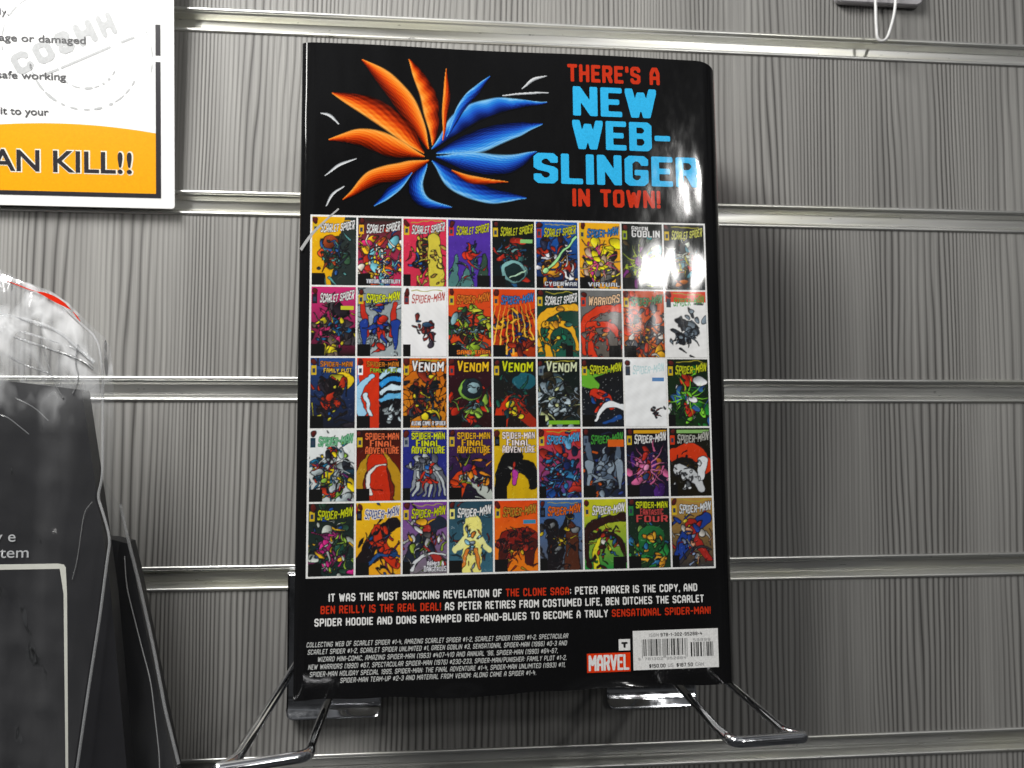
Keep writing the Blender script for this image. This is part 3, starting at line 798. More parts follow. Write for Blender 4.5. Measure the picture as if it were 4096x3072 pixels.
# every little picture is a made-up abstract composition in the colours of the printed one:
# (title, colour, ground top, ground bottom, shape colours, layout, extra)
Wt, Yl, Rd, Gn, Bk = 'f4f4f2', 'd8d020', 'c8321a', '2c8a3c', '0c0c10'
C_ = [
 # row 1
 ('SCARLET SPIDER','e8e8e8','e8b010','e0a810',['26303a','2e5a9a','8a3a18','c84a18','2c4a34','30382e','5a9a98'],'mass',dict(side='26302e')),
 ('SCARLET SPIDER','e8e8e8','20241e','c82858',['e8b020','e85a20','d02a6a','f0c830','70b8c8','f4e8d8','2c4a8a','a82818'],'chaos',dict(foot='VIRTUAL MORTALITY')),
 ('SCARLET SPIDER','e0e0e0','d83050','c82c48',['181418','1c5aa8','2a2a20','8a2018','c8b838','a88a40'],'mass',dict(pillar='d0c040')),
 ('SCARLET SPIDER','c8c828','5030a0','4a2c98',['c83018','203a5a','4a7a78','304a3c','8aa0a0'],'tower',dict()),
 ('SCARLET SPIDER','c0c428','0c100e','101c1e',['a82818','1c4a70','1c2c28','3a6a68','70a0a0'],'ring',dict(box='8ac878')),
 ('SCARLET SPIDER','c8c828','1858b0','16203c',['a82c18','c88a20','20243c','e0e0e8','303a78','3a1c18'],'beam',dict(beam='a8e8a0', foot='CYBERWAR')),
 ('SPIDER-MAN','2c7ac0','f0b018','e8a020',['e8d818','5a5a58','2a2420','c83a80','f0e020','b8a088'],'burst',dict(beam='d83a88', foot='VIRTUAL')),
 ('GREEN GOBLIN','e8e8e8','101410','202c28',['98a828','203a20','4a3a18','c8d838','189098','7a2a78'],'burst',dict(beam='c0d830')),
 ('SCARLET SPIDER','d0d060','141410','1c2428',['c8c030','a83018','308090','d0d8c8','c87020'],'mass',dict()),
 # row 2
 ('SCARLET SPIDER','e8e8e8','c82c70','14100e',['241c24','100c10','1c5a88','c02c68','c8b820','3a3438','6a5a50'],'chaos',dict(box='c8c830')),
 ('SPIDER-MAN','d8e020','8a9498','a0acb0',['c02c1c','1c3a90','6a7a80','b8c4c8','1a1c28','a82418'],'column',dict()),
 ('SPIDER-MAN','b03028','f0f0f0','ececee',['8a2420','2c4a68','3a3440','7a2c28'],'small',dict(edge=None)),
 ('SPIDER-MAN','e07820','d84a18','c83c10',['302018','c8c838','1c4a28','90b030','4a5c60','c83a18','80a8b0'],'chaos',dict(foot='SAND TRAP!', fcol='f08018')),
 ('SPIDER-MAN','3a7ac0','e04814','a03008',['e87810','c82c10','f0b020','1c2c60','702010'],'rays',dict(beam='f8c040')),
 ('SCARLET SPIDER','f0f0f0','14201c','1a5a48',['1c7a58','e8a818','1a2018','c88820','e8c830','386a60'],'swirl',dict(beam='f0b020')),
 ('WARRIORS','f0c8a0','707070','605850',['d03414','d83818','6a6460','c83010','c88a40','b83a20'],'swirl',dict(beam='d83814', foot2=1)),
 ('SPIDER-MAN','4a8a50','c84a18','c05818',['d8a020','c8c0b8','d86a20','5a5a60','c83a18','383438'],'chaos',dict()),
 ('SPIDER-MAN','2c9a3c','f0f0f0','eeeeee',['3a4048','586470','20242c','7a8894','8a2c24'],'tall',dict(top='d83a18', edge=None)),
 # row 3
 ('FAMILY PLOT','e8c040','1c3a70','181820',['1a1418','a82c14','1c4a88','302820','c8c030','242028'],'mass',dict(sun='e8c820', top='2a4a88')),
 ('FAMILY PLOT','a0c030','d8300c','c83010',['f4f8fc','60b0e0','2890d8','181818','8a9498','b8c8d0'],'split',dict()),
 ('VENOM','f0f0f0','c86010','c88010',['1c2028','283848','14181c','8a2c18','d0c020'],'cellmass',dict(foot='ALONG CAME A SPIDER')),
 ('VENOM','f0c020','30101c','280c0c',['c82c10','8ab040','607a88','1a2420','a82410','20443a'],'ball',dict(foot=None, ball='88a8b0')),
 ('VENOM','d0d818','141c1c','1c1410',['c8300c','1a3a40','283a1c','a02810','d8c020','185848'],'low',dict(sun='1a5a68')),
 ('VENOM','d8e0b8','0c1410','1a2828',['687880','a8b8c0','1c2420','302c20','c0c890','48606c','8a9ca8'],'chaos',dict(bar='78b828')),
 ('SPIDER-MAN','c8d020','141414','181c24',['c83018','1c4a90','f0f4f8','78b838','283850'],'snow',dict(wedge='68b030')),
 ('SPIDER-MAN','c0dce0','f2f4f6','f0f2f4',['3a4048','702820','283040'],'tiny',dict(edge=None, box='5a88c0')),
 ('SPIDER-MAN','c8d020','102010','143014',['1c7a2c','c03018','2c5a90','78c830','e0e4e8','183c20'],'burst',dict(beam='88d830')),
 # row 4
 ('SPIDER-MAN','78b890','e8ecec','c0c8c8',['183848','a8b4b8','e8c818','c83a20','702870','1c6a90','88b040','20242c'],'chaos',dict(edge='2c7a48')),
 ('FINAL ADVENTURE','f07040','281008','801c08',['c82c0c','d83a10','b88418','a02008'],'hood',dict(ring='b88a18', title0='SPIDER-MAN')),
 ('FINAL ADVENTURE','d8e020','20288a','282c70',['8a9098','b8c0c4','585c68','c8301c','2c6ab8','484c58'],'arch',dict(title0='SPIDER-MAN')),
 ('FINAL ADVENTURE','e8b020','402058','14141c',['d04010','e89020','283038','b8c0b8','501c60','90a028','181c20'],'low',dict(title0='SPIDER-MAN')),
 ('FINAL ADVENTURE','f4e8e8','d8b010','d0a80c',['0e0e10','c83420','b838a0','b8bcb4','101012'],'web',dict(title0='SPIDER-MAN')),
 ('SPIDER-MAN','50a8e0','d83814','1c3c88',['1c4c98','2c7ab0','18285c','a82c20','60a0c8','141c34'],'chaos',dict()),
 ('SPIDER-MAN','409838','101014','1c2438',['58687c','8898a8','283c80','c85818','303848','1c6a50','b8c4c4'],'column',dict(top2='d86018')),
 ('SPIDER-MAN','e8e8e8','101018','1c1430',['c86090','e090b8','b0281c','28406c','b06820','401c68'],'burst',dict(beam='d878a8', bar2='d8a018')),
 ('SPIDER-MAN','b8b8b0','14140c','181408',['d03810','c8ccd0','e0e4e8','606468','a08020'],'lower',dict(big='d0380f', bar2='88b868')),
 # row 5
 ('SPIDER-MAN','c8d018','1c2420','18302c',['204a3c','284838','c82880','1c4a90','98c040','b8c0b8','7a2c60','d8a818'],'chaos',dict(foot='')),
 ('SPIDER-MAN','283880','f0c018','e8a018',['181014','c8300f','b82c12','1c4a88','80204a','221a22','141414'],'diag',dict(edge='f0f0f0')),
 ('SPIDER-MAN','c8d018','783898','787078',['202838','a82c24','a8a8a8','d8dce0','d8a020','4a4848','88a030'],'diag',dict(foot='ARMED & DANGEROUS')),
 ('SPIDER-MAN','f0f0f0','284858','38687c',['f0e880','f0f0a0','d88030','88c0d8','8a98a8','802820','d8b020'],'glow',dict()),
 ('SPIDER-MAN','c08828','e04810','e87c10',['481814','801c14','a02c1c','201018','d8b020'],'wide',dict(box='3888b0')),
 ('SPIDER-MAN','e06a18','3868a8','585c60',['181418','602018','787c80','502818','c8b020','303034'],'tall2',dict()),
 ('SPIDER-MAN','e8e8e8','c8c820','1c8a3c',['381410','e0d828','281018','2c5a88','a02818','d8d8d0','1c7a30'],'swirl',dict(beam='2c1410')),
 ('FANTASTIC FOUR','c84848','101418','1c3a20',['207838','38a048','c88820','2c70a0','184828','78a048','e0a830'],'ball2',dict(title0='SPIDER-MAN', t0='d0d818')),
 ('SPIDER-MAN','e0e4e8','b08840','303034',['1c3c90','a82820','b8b4ac','383438','d0b830','8898b8','c89070'],'diag',dict()),
]

def picture(spec, seed):
    title, tcol, g1, g2, pal, lay, ex = spec
    p = Paint(80, 126, 1.58, seed); r = p.r; A = p.asp
    p.fill(g1, g2)
    if 'side' in ex: p.streak(0.98, 1.5, 0.75, 0.1, 0.26, 0.32, ex['side'])
    if 'top' in ex: p.rect(0, A-0.26, 1, A, ex['top'])
    if 'sun' in ex: p.ell(0.72, 1.06, 0.26, 0.2, 0, ex['sun'], True, 0.15)
    if 'wedge' in ex: p.streak(0.02, 1.15, 0.30, 0.95, 0.24, 0.12, ex['wedge']); p.streak(.3, 1.2, 1, 1.38, .04, .01, ex['wedge'])
    def pick(): return pal[int(r.integers(len(pal)))]
    def blobs(n, cx, cy, sx, sy, s0, s1, cols=None, an=None):
        for _ in range(n):
            x, y = r.normal(cx, sx), r.normal(cy, sy)
            a = r.uniform(0, 3.14) if an is None else an + r.normal(0, .35)
            k = r.uniform(s0, s1)
            p.ell(x, y, k, k*r.uniform(0.3, 0.75), a, (cols or pal)[int(r.integers(len(cols or pal)))], True, 0.7)
    def shards(n, cx, cy, sx, sy, l0, l1, w, cols=None, ol=True):
        for _ in range(n):
            x, y = r.normal(cx, sx), r.normal(cy, sy); a = r.uniform(0, 6.28); l = r.uniform(l0, l1)
            p.streak(x, y, x+l*math.cos(a), y+l*math.sin(a), w*r.uniform(.5, 1.3), 0.002, (cols or pal)[int(r.integers(len(cols or pal)))], ol, r.uniform(-.25, .25))
    if lay in ('mass', 'chaos', 'ring', 'cellmass'):
        if lay == 'cellmass': p.cells(60, g1, '201008'); 
        if lay == 'chaos': blobs(46, .5, .55, .3, .34, .06, .2); shards(40, .5, .55, .3, .35, .12, .4, .022); blobs(26, .5, .6, .3, .35, .02, .07)
        else: blobs(20, .5, .68, .15, .25, .07, .22); shards(26, .5, .65, .18, .25, .1, .36, .028); blobs(16, .5, .7, .17, .26, .02, .06)
        if lay == 'ring':
            p.ell(.5, .36, .3, .28, 0, pal[4]); p.ell(.52, .34, .22, .21, 0, '14282a'); p.streak(.4, .2, .8, .4, .02, .015, 'c0e8c8')
        if 'pillar' in ex: p.streak(.72, 1.12, .78, .1, .13, .2, ex['pillar'], True); blobs(14, .76, .55, .1, .3, .03, .09, ['b09040', 'd8c850', '907030'])
    elif lay == 'tower':
        p.streak(.12, .05, .2, .7, .13, .03, pal[2], True); p.streak(.8, .2, .86, .75, .13, .04, pal[3], True); p.streak(.4, 0, .45, .35, .2, .05, pal[2], True)
        blobs(9, .55, .82, .09, .14, .05, .14, pal[:2]); shards(16, .55, .8, .12, .2, .1, .3, .03, pal[:3]); shards(14, .5, .25, .3, .2, .08, .2, .015)
    elif lay in ('beam', 'burst', 'rays'):
        blobs(34, .5, .6, .25, .32, .06, .2); shards(26, .5, .6, .25, .3, .12, .4, .028)
        bc = ex.get('beam', 'f0f0f0')
        if lay == 'beam': p.streak(.98, 1.25, .28, .45, .03, .025, bc, True); p.ell(.24, .42, .09, .07, .5, bc)
        elif lay == 'rays':
            for k in range(9):
                a = -2.2+k*0.18; p.streak(.1+.09*k, 1.25, .1+.09*k+.8*math.cos(a)*.5, 1.25+1.2*math.sin(a), .008, .028, bc)
            blobs(12, .7, .35, .16, .12, .06, .16, ['a02c14', '1c3470', '702418'])
        else:
            for k in range(13):
                a = k*0.5+r.uniform(-.2, .2); l = r.uniform(.3, .7); p.streak(.5+.1*math.cos(a), .65+.1*math.sin(a), .5+l*math.cos(a), .65+l*math.sin(a), .022, .003, bc, False, r.uniform(-.15, .15))
            blobs(8, .5, .65, .08, .12, .05, .12)
    elif lay == 'column':
        shards(40, .5, .6, .34, .4, .1, .34, .04, [pal[2], pal[3], g1, g2]); blobs(20, .5, .6, .3, .4, .05, .12, [pal[2], pal[3], pal[4]])
        for sx in (-1, 1):
            p.streak(.5+.36*sx, 1.2, .5+.3*sx, .5, .06, .07, pal[0], True); p.streak(.5+.36*sx, .75, .5+.36*sx, .2, .1, .03, pal[1], True)
        shards(12, .5, .62, .1, .22, .15, .4, .07, pal[:2]); blobs(12, .5, .62, .12, .2, .05, .12, pal[:2])
    elif lay in ('small', 'tiny', 'tall'):
        if lay == 'small':
            for k in range(11): p.streak(.5, .6, .5+math.cos(k*.57), .6+math.sin(k*.57), .004, .004, 'dcdee2')
            blobs(13, .52, .62, .11, .14, .04, .12); shards(7, .52, .55, .1, .12, .1, .25, .03)
        elif lay == 'tiny':
            blobs(6, .74, .3, .06, .1, .025, .07); shards(5, .76, .3, .05, .08, .08, .18, .02); shards(6, .3, .9, .12, .1, .02, .05, .008, ['c8d4dc'], False)
        else: blobs(26, .5, .72, .17, .22, .06, .15, pal[:4]); shards(16, .5, .5, .18, .2, .1, .3, .022, pal[:4]); blobs(7, .45, .38, .12, .05, .03, .08)
    elif lay == 'swirl':
        shards(18, .5, .6, .3, .35, .1, .3, .03); bc = ex['beam']
        p.streak(.1, .1, .9, 1.15, .07, .12, bc, True, .35); p.streak(.95, .2, .2, .75, .05, .09, bc, True, -.3); p.streak(.3, 0, .35, .7, .1, .04, pal[1], True, .1)
        blobs(18, .5, .5, .22, .3, .03, .1); shards(12, .5, .3, .3, .2, .08, .22, .02)
    elif lay == 'split':
        p.rect(.5, 0, 1, A, '101014'); p.streak(.03, .3, .03, 1.4, .03, .03, pal[2])
        p.streak(.12, .35, .34, 1.15, .12, .07, '9cd0ee', True, .25); p.streak(.3, .3, .2, .75, .04, .05, 'd0e8f4', True)
        for k in range(4): p.streak(.55, .62+.17*k, .98, .72+.2*k, .05, .07, ['60b0e0', 'd0e8f4', '2890d8', 'b8dcf0'][k], False, .15)
        blobs(12, .78, .22, .14, .12, .05, .12, pal[4:])
    elif lay in ('ball', 'ball2'):
        blobs(30, .5, .45, .3, .3, .05, .16); shards(26, .5, .35, .28, .28, .1, .36, .03)
        if lay == 'ball': p.ell(.5, .86, .29, .27, 0, '78a840'); p.ell(.54, .89, .25, .24, 0, '18262c'); p.ell(.58, .9, .15, .13, .4, ex['ball']); shards(6, .55, .9, .08, .08, .05, .12, .012, ['18262c'])
        else: p.ell(.55, .62, .34, .34, 0, '1c6030'); blobs(18, .55, .62, .15, .16, .04, .1)
    elif lay == 'low':
        shards(18, .5, .9, .3, .25, .1, .3, .03, pal[1:3]+pal[-1:]); p.streak(.15, .1, .5, .6, .2, .16, pal[0], True, .15); p.streak(.9, .1, .5, .5, .12, .12, pal[3], True)
        blobs(20, .45, .5, .22, .2, .04, .12); shards(18, .6, .45, .25, .25, .08, .3, .02)
    elif lay == 'snow':
        p.streak(.3, .75, .7, .45, .13, .08, pal[0], True, .2); blobs(9, .4, .62, .14, .12, .04, .1, pal[:2]); p.streak(.35, .15, .95, .45, .04, .1, 'eef2f6', True, .3); p.streak(.5, .1, .9, .2, .03, .06, pal[1])
        for _ in range(60): p.ell(r.uniform(0, 1), r.uniform(.1, 1.15), .009, .014, 0, 'e0e4e8', False, 0)
    elif lay == 'hood':
        p.streak(.08, .0, .32, .95, .12, .1, ex['ring'], True, .15); p.streak(.98, .1, .6, 1.0, .14, .08, ex['ring'], True, -.1)
        p.streak(.5, 0, .45, .85, .3, .2, pal[0], True); 
        for k in range(9): p.streak(.45, .5, .2+.07*k, 0, .004, .008, '701808')
        p.streak(.3, .2, .62, .8, .07, .02, 'e8e4e0', True, .3); p.streak(.3, .3, .6, .25, .02, .02, '501408')
    elif lay == 'arch':
        for k in range(9): p.streak(.3+.05*k, .9-.01*k, .1+.12*k, .1, .05, .03, pal[k % 3], True, .1)
        blobs(16, .5, .85, .22, .12, .05, .12, pal[:3]); blobs(7, .6, .6, .07, .12, .04, .09, pal[3:5]); shards(6, .55, .4, .1, .1, .15, .35, .03, pal[3:5])
    elif lay == 'web':
        for k in range(12): p.streak(.5, .65, .5+1.2*math.cos(k*.52), .65+1.2*math.sin(k*.52), .003, .003, '80680a')
        p.streak(.15, .3, .45, .95, .12, .2, pal[0], True, .1); p.streak(.9, .3, .5, .75, .1, .2, pal[0], True, -.3); p.streak(.05, .02, .3, .5, .05, .1, pal[0])
        blobs(5, .42, .75, .06, .08, .05, .09, [pal[3], pal[1]]); p.streak(.5, .6, .46, .35, .08, .06, pal[2], True)
    elif lay == 'lower':
        shards(26, .5, .5, .35, .4, .08, .25, .015, [pal[4], '58480c']); p.streak(.12, .95, .85, .7, .16, .2, ex['big'], True, .3); p.streak(.25, .6, .75, .15, .16, .1, pal[1], True, .15); p.streak(.8, .8, .75, .45, .12, .1, pal[2], True)
        blobs(16, .55, .42, .17, .15, .03, .08, pal[1:4]); shards(10, .4, .8, .2, .15, .1, .2, .012, ['180c08'])
    elif lay == 'diag':
        shards(26, .5, .6, .34, .38, .1, .4, .03); p.streak(.2, .3, .85, 1.1, .17, .13, pal[0], True, .12); p.streak(.9, .2, .5, .95, .08, .15, pal[1], True, .1)
        blobs(22, .52, .68, .2, .26, .04, .13); p.streak(.2, .1, .95, .4, .05, .02, pal[3], True, .2); shards(18, .5, .5, .3, .3, .06, .22, .016)
    elif lay == 'glow':
        shards(30, .5, .6, .4, .45, .1, .3, .02, [pal[3], '284858', pal[5]]); p.streak(.55, 1.05, .5, .1, .2, .24, pal[0], False); p.streak(.5, .85, .15, .5, .1, .06, pal[1]); p.streak(.55, .85, .95, .5, .08, .06, pal[1])
        blobs(26, .5, .6, .1, .3, .02, .07, pal[2:5]); p.streak(.4, .5, .25, .05, .05, .03, pal[2], True); p.streak(.6, .5, .7, .1, .05, .03, pal[2], True); shards(12, .5, .6, .35, .4, .1, .22, .008, ['e8f4f8'], False)
    elif lay in ('wide', 'tall2'):
        if lay == 'wide': p.streak(.3, .7, .8, .72, .2, .22, pal[1], True, .1); p.streak(.2, .6, .2, .2, .12, .1, pal[0], True); p.streak(.85, .6, .8, .2, .13, .1, pal[0], True)
        else: p.streak(.25, 1.0, .3, .1, .16, .2, pal[0], True, .1); p.streak(.75, .95, .75, .1, .12, .18, pal[3], True); p.streak(.5, .8, .7, 1.15, .08, .08, pal[0], True)
        blobs(24, .5, .6, .22, .25, .03, .11); shards(30, .5, .55, .24, .28, .08, .26, .016)
    if lay not in ('tiny', 'small', 'tall', 'snow'):
        for _ in range(85):          # drawn linework over the shapes
            x, y = r.uniform(.02, .98), r.uniform(.04, 1.2)
            cc = p.img[int(y/A*(p.ny-1)), int(x*(p.nx-1))]
            a = r.uniform(0, 6.28); l = r.uniform(.03, .13); lightn = r.uniform() < .45
            cc = np.clip(cc*2.2+0.09, 0, 1) if lightn else cc*0.18
            p.streak(x, y, x+l*math.cos(a), y+l*math.sin(a), r.uniform(.004, .012), .001, cc, False, r.uniform(-.4, .4))
    # print furniture: corner tab, code box, lettering
    if lay not in ('tiny', 'tall'):
        right = lay in ('swirl', 'tower') or title == 'x'
        x0 = .68 if right else 0.0
        p.rect(x0, 0, x0+(.3 if seed % 3 else .17), .27, '101010')
    p.rect(.02, A-.38, .13, A-.17, pal[0] if seed % 2 else 'd0b020'); p.rect(.04, A-.33, .11, A-.23, '303c50')
    p.ell(.08, A-.09, .055, .07, 0, '581c18')
    p.streak(.2, A-.06, .9, A-.06, .016, .016, g1 if seed % 3 else 'a8a030')
    edge = ex.get('edge', '0a0a0a')
    if 'bar2' in ex: p.rect(.18, A-.12, .98, A-.04, ex['bar2'])
    if 'title0' in ex:
        p.text(ex['title0'], .2, .96, A-.22, .14, ex.get('t0', tcol), 0, 0, 0, edge, 0, 0.3)
        a, b = title.split(' ')
        p.text(a, .3, .85, A-.38, .12, tcol, 0, 0, 0, edge); p.text(b, .2, .96, A-.54, .13, tcol, 0, 0, 0, edge)
    elif title == 'VENOM': p.text(title, .2, .93, A-.29, .2, tcol, -.01, .05, 0, edge, .08, .6)
    elif title == 'GREEN GOBLIN': p.text('GREEN', .25, .65, A-.17, .09, tcol, 0, 0, 0, edge); p.text('GOBLIN', .25, .95, A-.32, .14, tcol, 0, 0, 0, edge)
    elif title == 'FAMILY PLOT': p.text('SPIDER-MAN', .22, .94, A-.2, .1, 'c87820', 0, 0, 0, edge); p.text(title, .3, .92, A-.33, .08, tcol, 0, 0, 0, edge)
    else: p.text(title, .19, .95, A-.36, .17, tcol, -.02, .12, .10, edge, .06)
    if ex.get('foot'):
        if ex['foot'].startswith('ARMED'): p.text('ARMED &', .55, .93, .17, .08, 'e8e8f0'); p.text('DANGEROUS', .48, .98, .04, .1, 'e8e8f0')
        else: p.text(ex['foot'], .2, .97, .05, .1, ex.get('fcol', 'd8dce4'), 0, 0, 0, '202028', 0, 0)
    if 'box' in ex: p.rect(.66, A-.52, .95, A-.43, ex['box'])
    if 'bar' in ex: p.rect(.25, .06, .98, .14, ex['bar'])
    if 'top2' in ex: p.rect(.6, A-.42, .98, A-.26, ex['top2'])
    tex = vnoise(p.X, p.Y, 3, 3, seed+9)*0.08
    p.img = np.clip(p.img*(1+tex)[..., None], 0, 1)
    return p.img

border = plate('thumbnail_border', M['white_ink'], 0, 180.0, 0, 158.0, 0.06)
LW = 0.85
for k, spec in enumerate(C_):
    i, j = k % 9, k // 9
    pw, ph = (180-LW)/9, (158-LW)/5
    u0 = LW + i*pw; u1 = (i+1)*pw; v1 = 158-LW-j*ph; v0 = 158-(j+1)*ph
    img = picture(spec, 100+k*7)
    img = img*0.93 + 0.006
    grid_mesh('comic_thumbnail', img, u0, u1, v0, v1, 0.12, book)

def big_art():
    """abstract painted ribbons standing in for the picture at the head of the cover"""
    U0, U1, V0, V1 = 1.0, 112.0, 160.5, 234.0
    nx, ny = 420, 278; asp = (V1-V0)/(U1-U0)
    p = Paint(nx, ny, asp, 77)
    sc = 1/(U1-U0)
    XX, YY = p.X/sc+U0, p.Y/sc+V0          # in mm
    XX = XX + 0.5*vnoise(XX*.02, YY*.02, 2, 2, 3); YY = YY + 0.5*vnoise(XX*.02, YY*.02, 2, 2, 8)
    img = np.zeros((ny, nx, 3)); cov = np.zeros((ny, nx))
    def catmull(pts, n=90):
        P = np.array(pts, float); P = np.vstack([2*P[0]-P[1], P, 2*P[-1]-P[-2]]); out = []
        for i in range(1, len(P)-2):
            for t in np.linspace(0, 1, max(4, n//(len(P)-3)), endpoint=False):
                out.append(0.5*((2*P[i]) + (-P[i-1]+P[i+1])*t + (2*P[i-1]-5*P[i]+4*P[i+1]-P[i+2])*t*t + (-P[i-1]+3*P[i]-3*P[i+1]+P[i+2])*t**3))
        out.append(P[-2]); return np.array(out)
    def ribbon(pts, ramp_cols, lit=1, lines=0, seed=0):
        nonlocal img, cov
        C = catmull(pts)                    # x, y, halfwidth
        bd = np.full(XX.shape, 1e9); sd = np.zeros_like(XX); tt = np.zeros_like(XX)
        n = len(C)
        for a in range(n-1):
            x0, y0, w0 = C[a]; x1, y1, w1 = C[a+1]; dx, dy = x1-x0, y1-y0; L2 = dx*dx+dy*dy+1e-9
            t = np.clip(((XX-x0)*dx+(YY-y0)*dy)/L2, 0, 1)
            px, py = XX-x0-dx*t, YY-y0-dy*t; w = np.maximum(w0+(w1-w0)*t, 0.05)
            d = np.hypot(px, py)/w; side = np.sign(px*-dy+py*dx)
            m = d < bd
            bd = np.where(m, d, bd); sd = np.where(m, side*d, sd); tt = np.where(m, (a+t)/n, tt)
        brush = vnoise(tt*3, sd*2.2, 2.5, 3.0, seed)*0.14
        val = np.clip(0.5+0.5*lit*sd+brush, 0, 1)
        stops = np.array([lin(cc) for cc in ramp_cols]); k = val*(len(stops)-1); i0 = np.clip(k.astype(int), 0, len(stops)-2)
        fr = (k-i0)[..., None]; colr = stops[i0]*(1-fr)+stops[i0+1]*fr
        rim = np.clip((bd-0.86)*9, 0, 1); colr = colr*(1-0.85*rim[..., None])
        if lines:
            g = np.abs(((tt*lines) % 1)-0.5); colr = colr*np.where(g < 0.07, 0.45, 1)[..., None]
        al = np.clip((1-bd)*5, 0, 1); al = np.where(cov > -1, al, al)
        img = img*(1-al[..., None]) + colr*al[..., None]; cov = np.maximum(cov, al)
    OR = ['140402', '7a1c06', 'd0400c', 'f08020', 'f8b050']; BL = ['02040c', '102068', '1c50c0', '2c8ae0', '90d0f4']
    # a pinwheel of flame-coloured and wave-coloured strokes
    for k, pts in enumerate([
        [(52, 190, .5), (44, 206, 4.5), (34, 220, 4.5), (22, 230, .4)],
        [(50, 188, .5), (38, 200, 5.5), (24, 209, 5), (9, 214, .4)],
        [(50, 186, .5), (36, 190, 5), (22, 194, 4), (8, 192, .4)],
        [(54, 192, .5), (53, 208, 4), (49, 221, 3.4), (43, 231, .3)],
        [(52, 184, .5), (40, 179, 4.2), (27, 175, 3.6), (14, 165, .3)]]):
        ribbon(pts, OR, 1 if k % 2 else -1, 0, k+1)
    for k, pts in enumerate([
        [(54, 190, .5), (66, 203, 4.5), (82, 211, 4), (106, 214, .3)],
        [(56, 188, .5), (72, 193, 5.5), (88, 199, 4.6), (104, 203, .4)],
        [(56, 186, .5), (72, 184, 5), (88, 184, 4.4), (101, 190, .4)],
        [(54, 184, .5), (64, 175, 4.5), (78, 169, 4.2), (96, 168, .4)],
        [(51, 182, .5), (46, 173, 3.6), (50, 165, 3.0), (62, 162.5, .4)]]):
        ribbon(pts, BL, -1 if k % 2 else 1, 0, k+11)
    for k, pts in enumerate([
        [(60, 196, .4), (70, 214, 2.4), (80, 225, .3)], [(62, 180, .4), (72, 176, 2), (88, 175, .3)],
        [(44, 178, .4), (36, 170, 2.2), (28, 163, .3)], [(58, 194, .3), (60, 212, 1.8), (60, 228, .2)]]):
        ribbon(pts, OR if k % 2 else BL, 1, 0, k+21)
    for k, pts in enumerate([[(95, 220, .3), (100, 224, .8), (106, 226, .2)], [(12, 200, .3), (8, 204, .7), (4, 205, .2)], [(20, 184, .2), (12, 181, .7), (6, 176, .2)],
        [(86, 216, .3), (98, 218, .5), (107, 218.4, .2)], [(14, 171, .3), (9, 167, .6), (7, 162, .2)]]):
        ribbon(pts, ['60646a', 'c8ccd0', 'f0f2f4'], 1, 0, k+31)
    bgc = np.array([0.0065, 0.0065, 0.007])
    img[:] = bgc*(1-cov[..., None]) + img
    grid_mesh('painted_artwork', img, U0, U1, V0, V1, 0.07, book, mask=cov > 0.02)
big_art()
# thin white painted line running off the artwork to the fore-edge
m = MB()
pts = rounded([(12.2, -0.14, 160.9), (6.0, -0.14, 155.0), (0.5, -0.14, 149.2), (-4.0, -0.14, 142.0)], 4)
V = []; 
for i_, pnt in enumerate(pts):
    w_ = 0.25 + 0.25*i_/len(pts); V += [((pnt[0]-w_)*MM, -0.15*MM, (pnt[2]+w_)*MM), ((pnt[0]+w_)*MM, -0.15*MM, (pnt[2]-w_)*MM)]
m.add(V, [(2*i_, 2*i_+1, 2*i_+3, 2*i_+2) for i_ in range(len(pts)-1)])
m.build('white_streak', M['light_grey'], book)

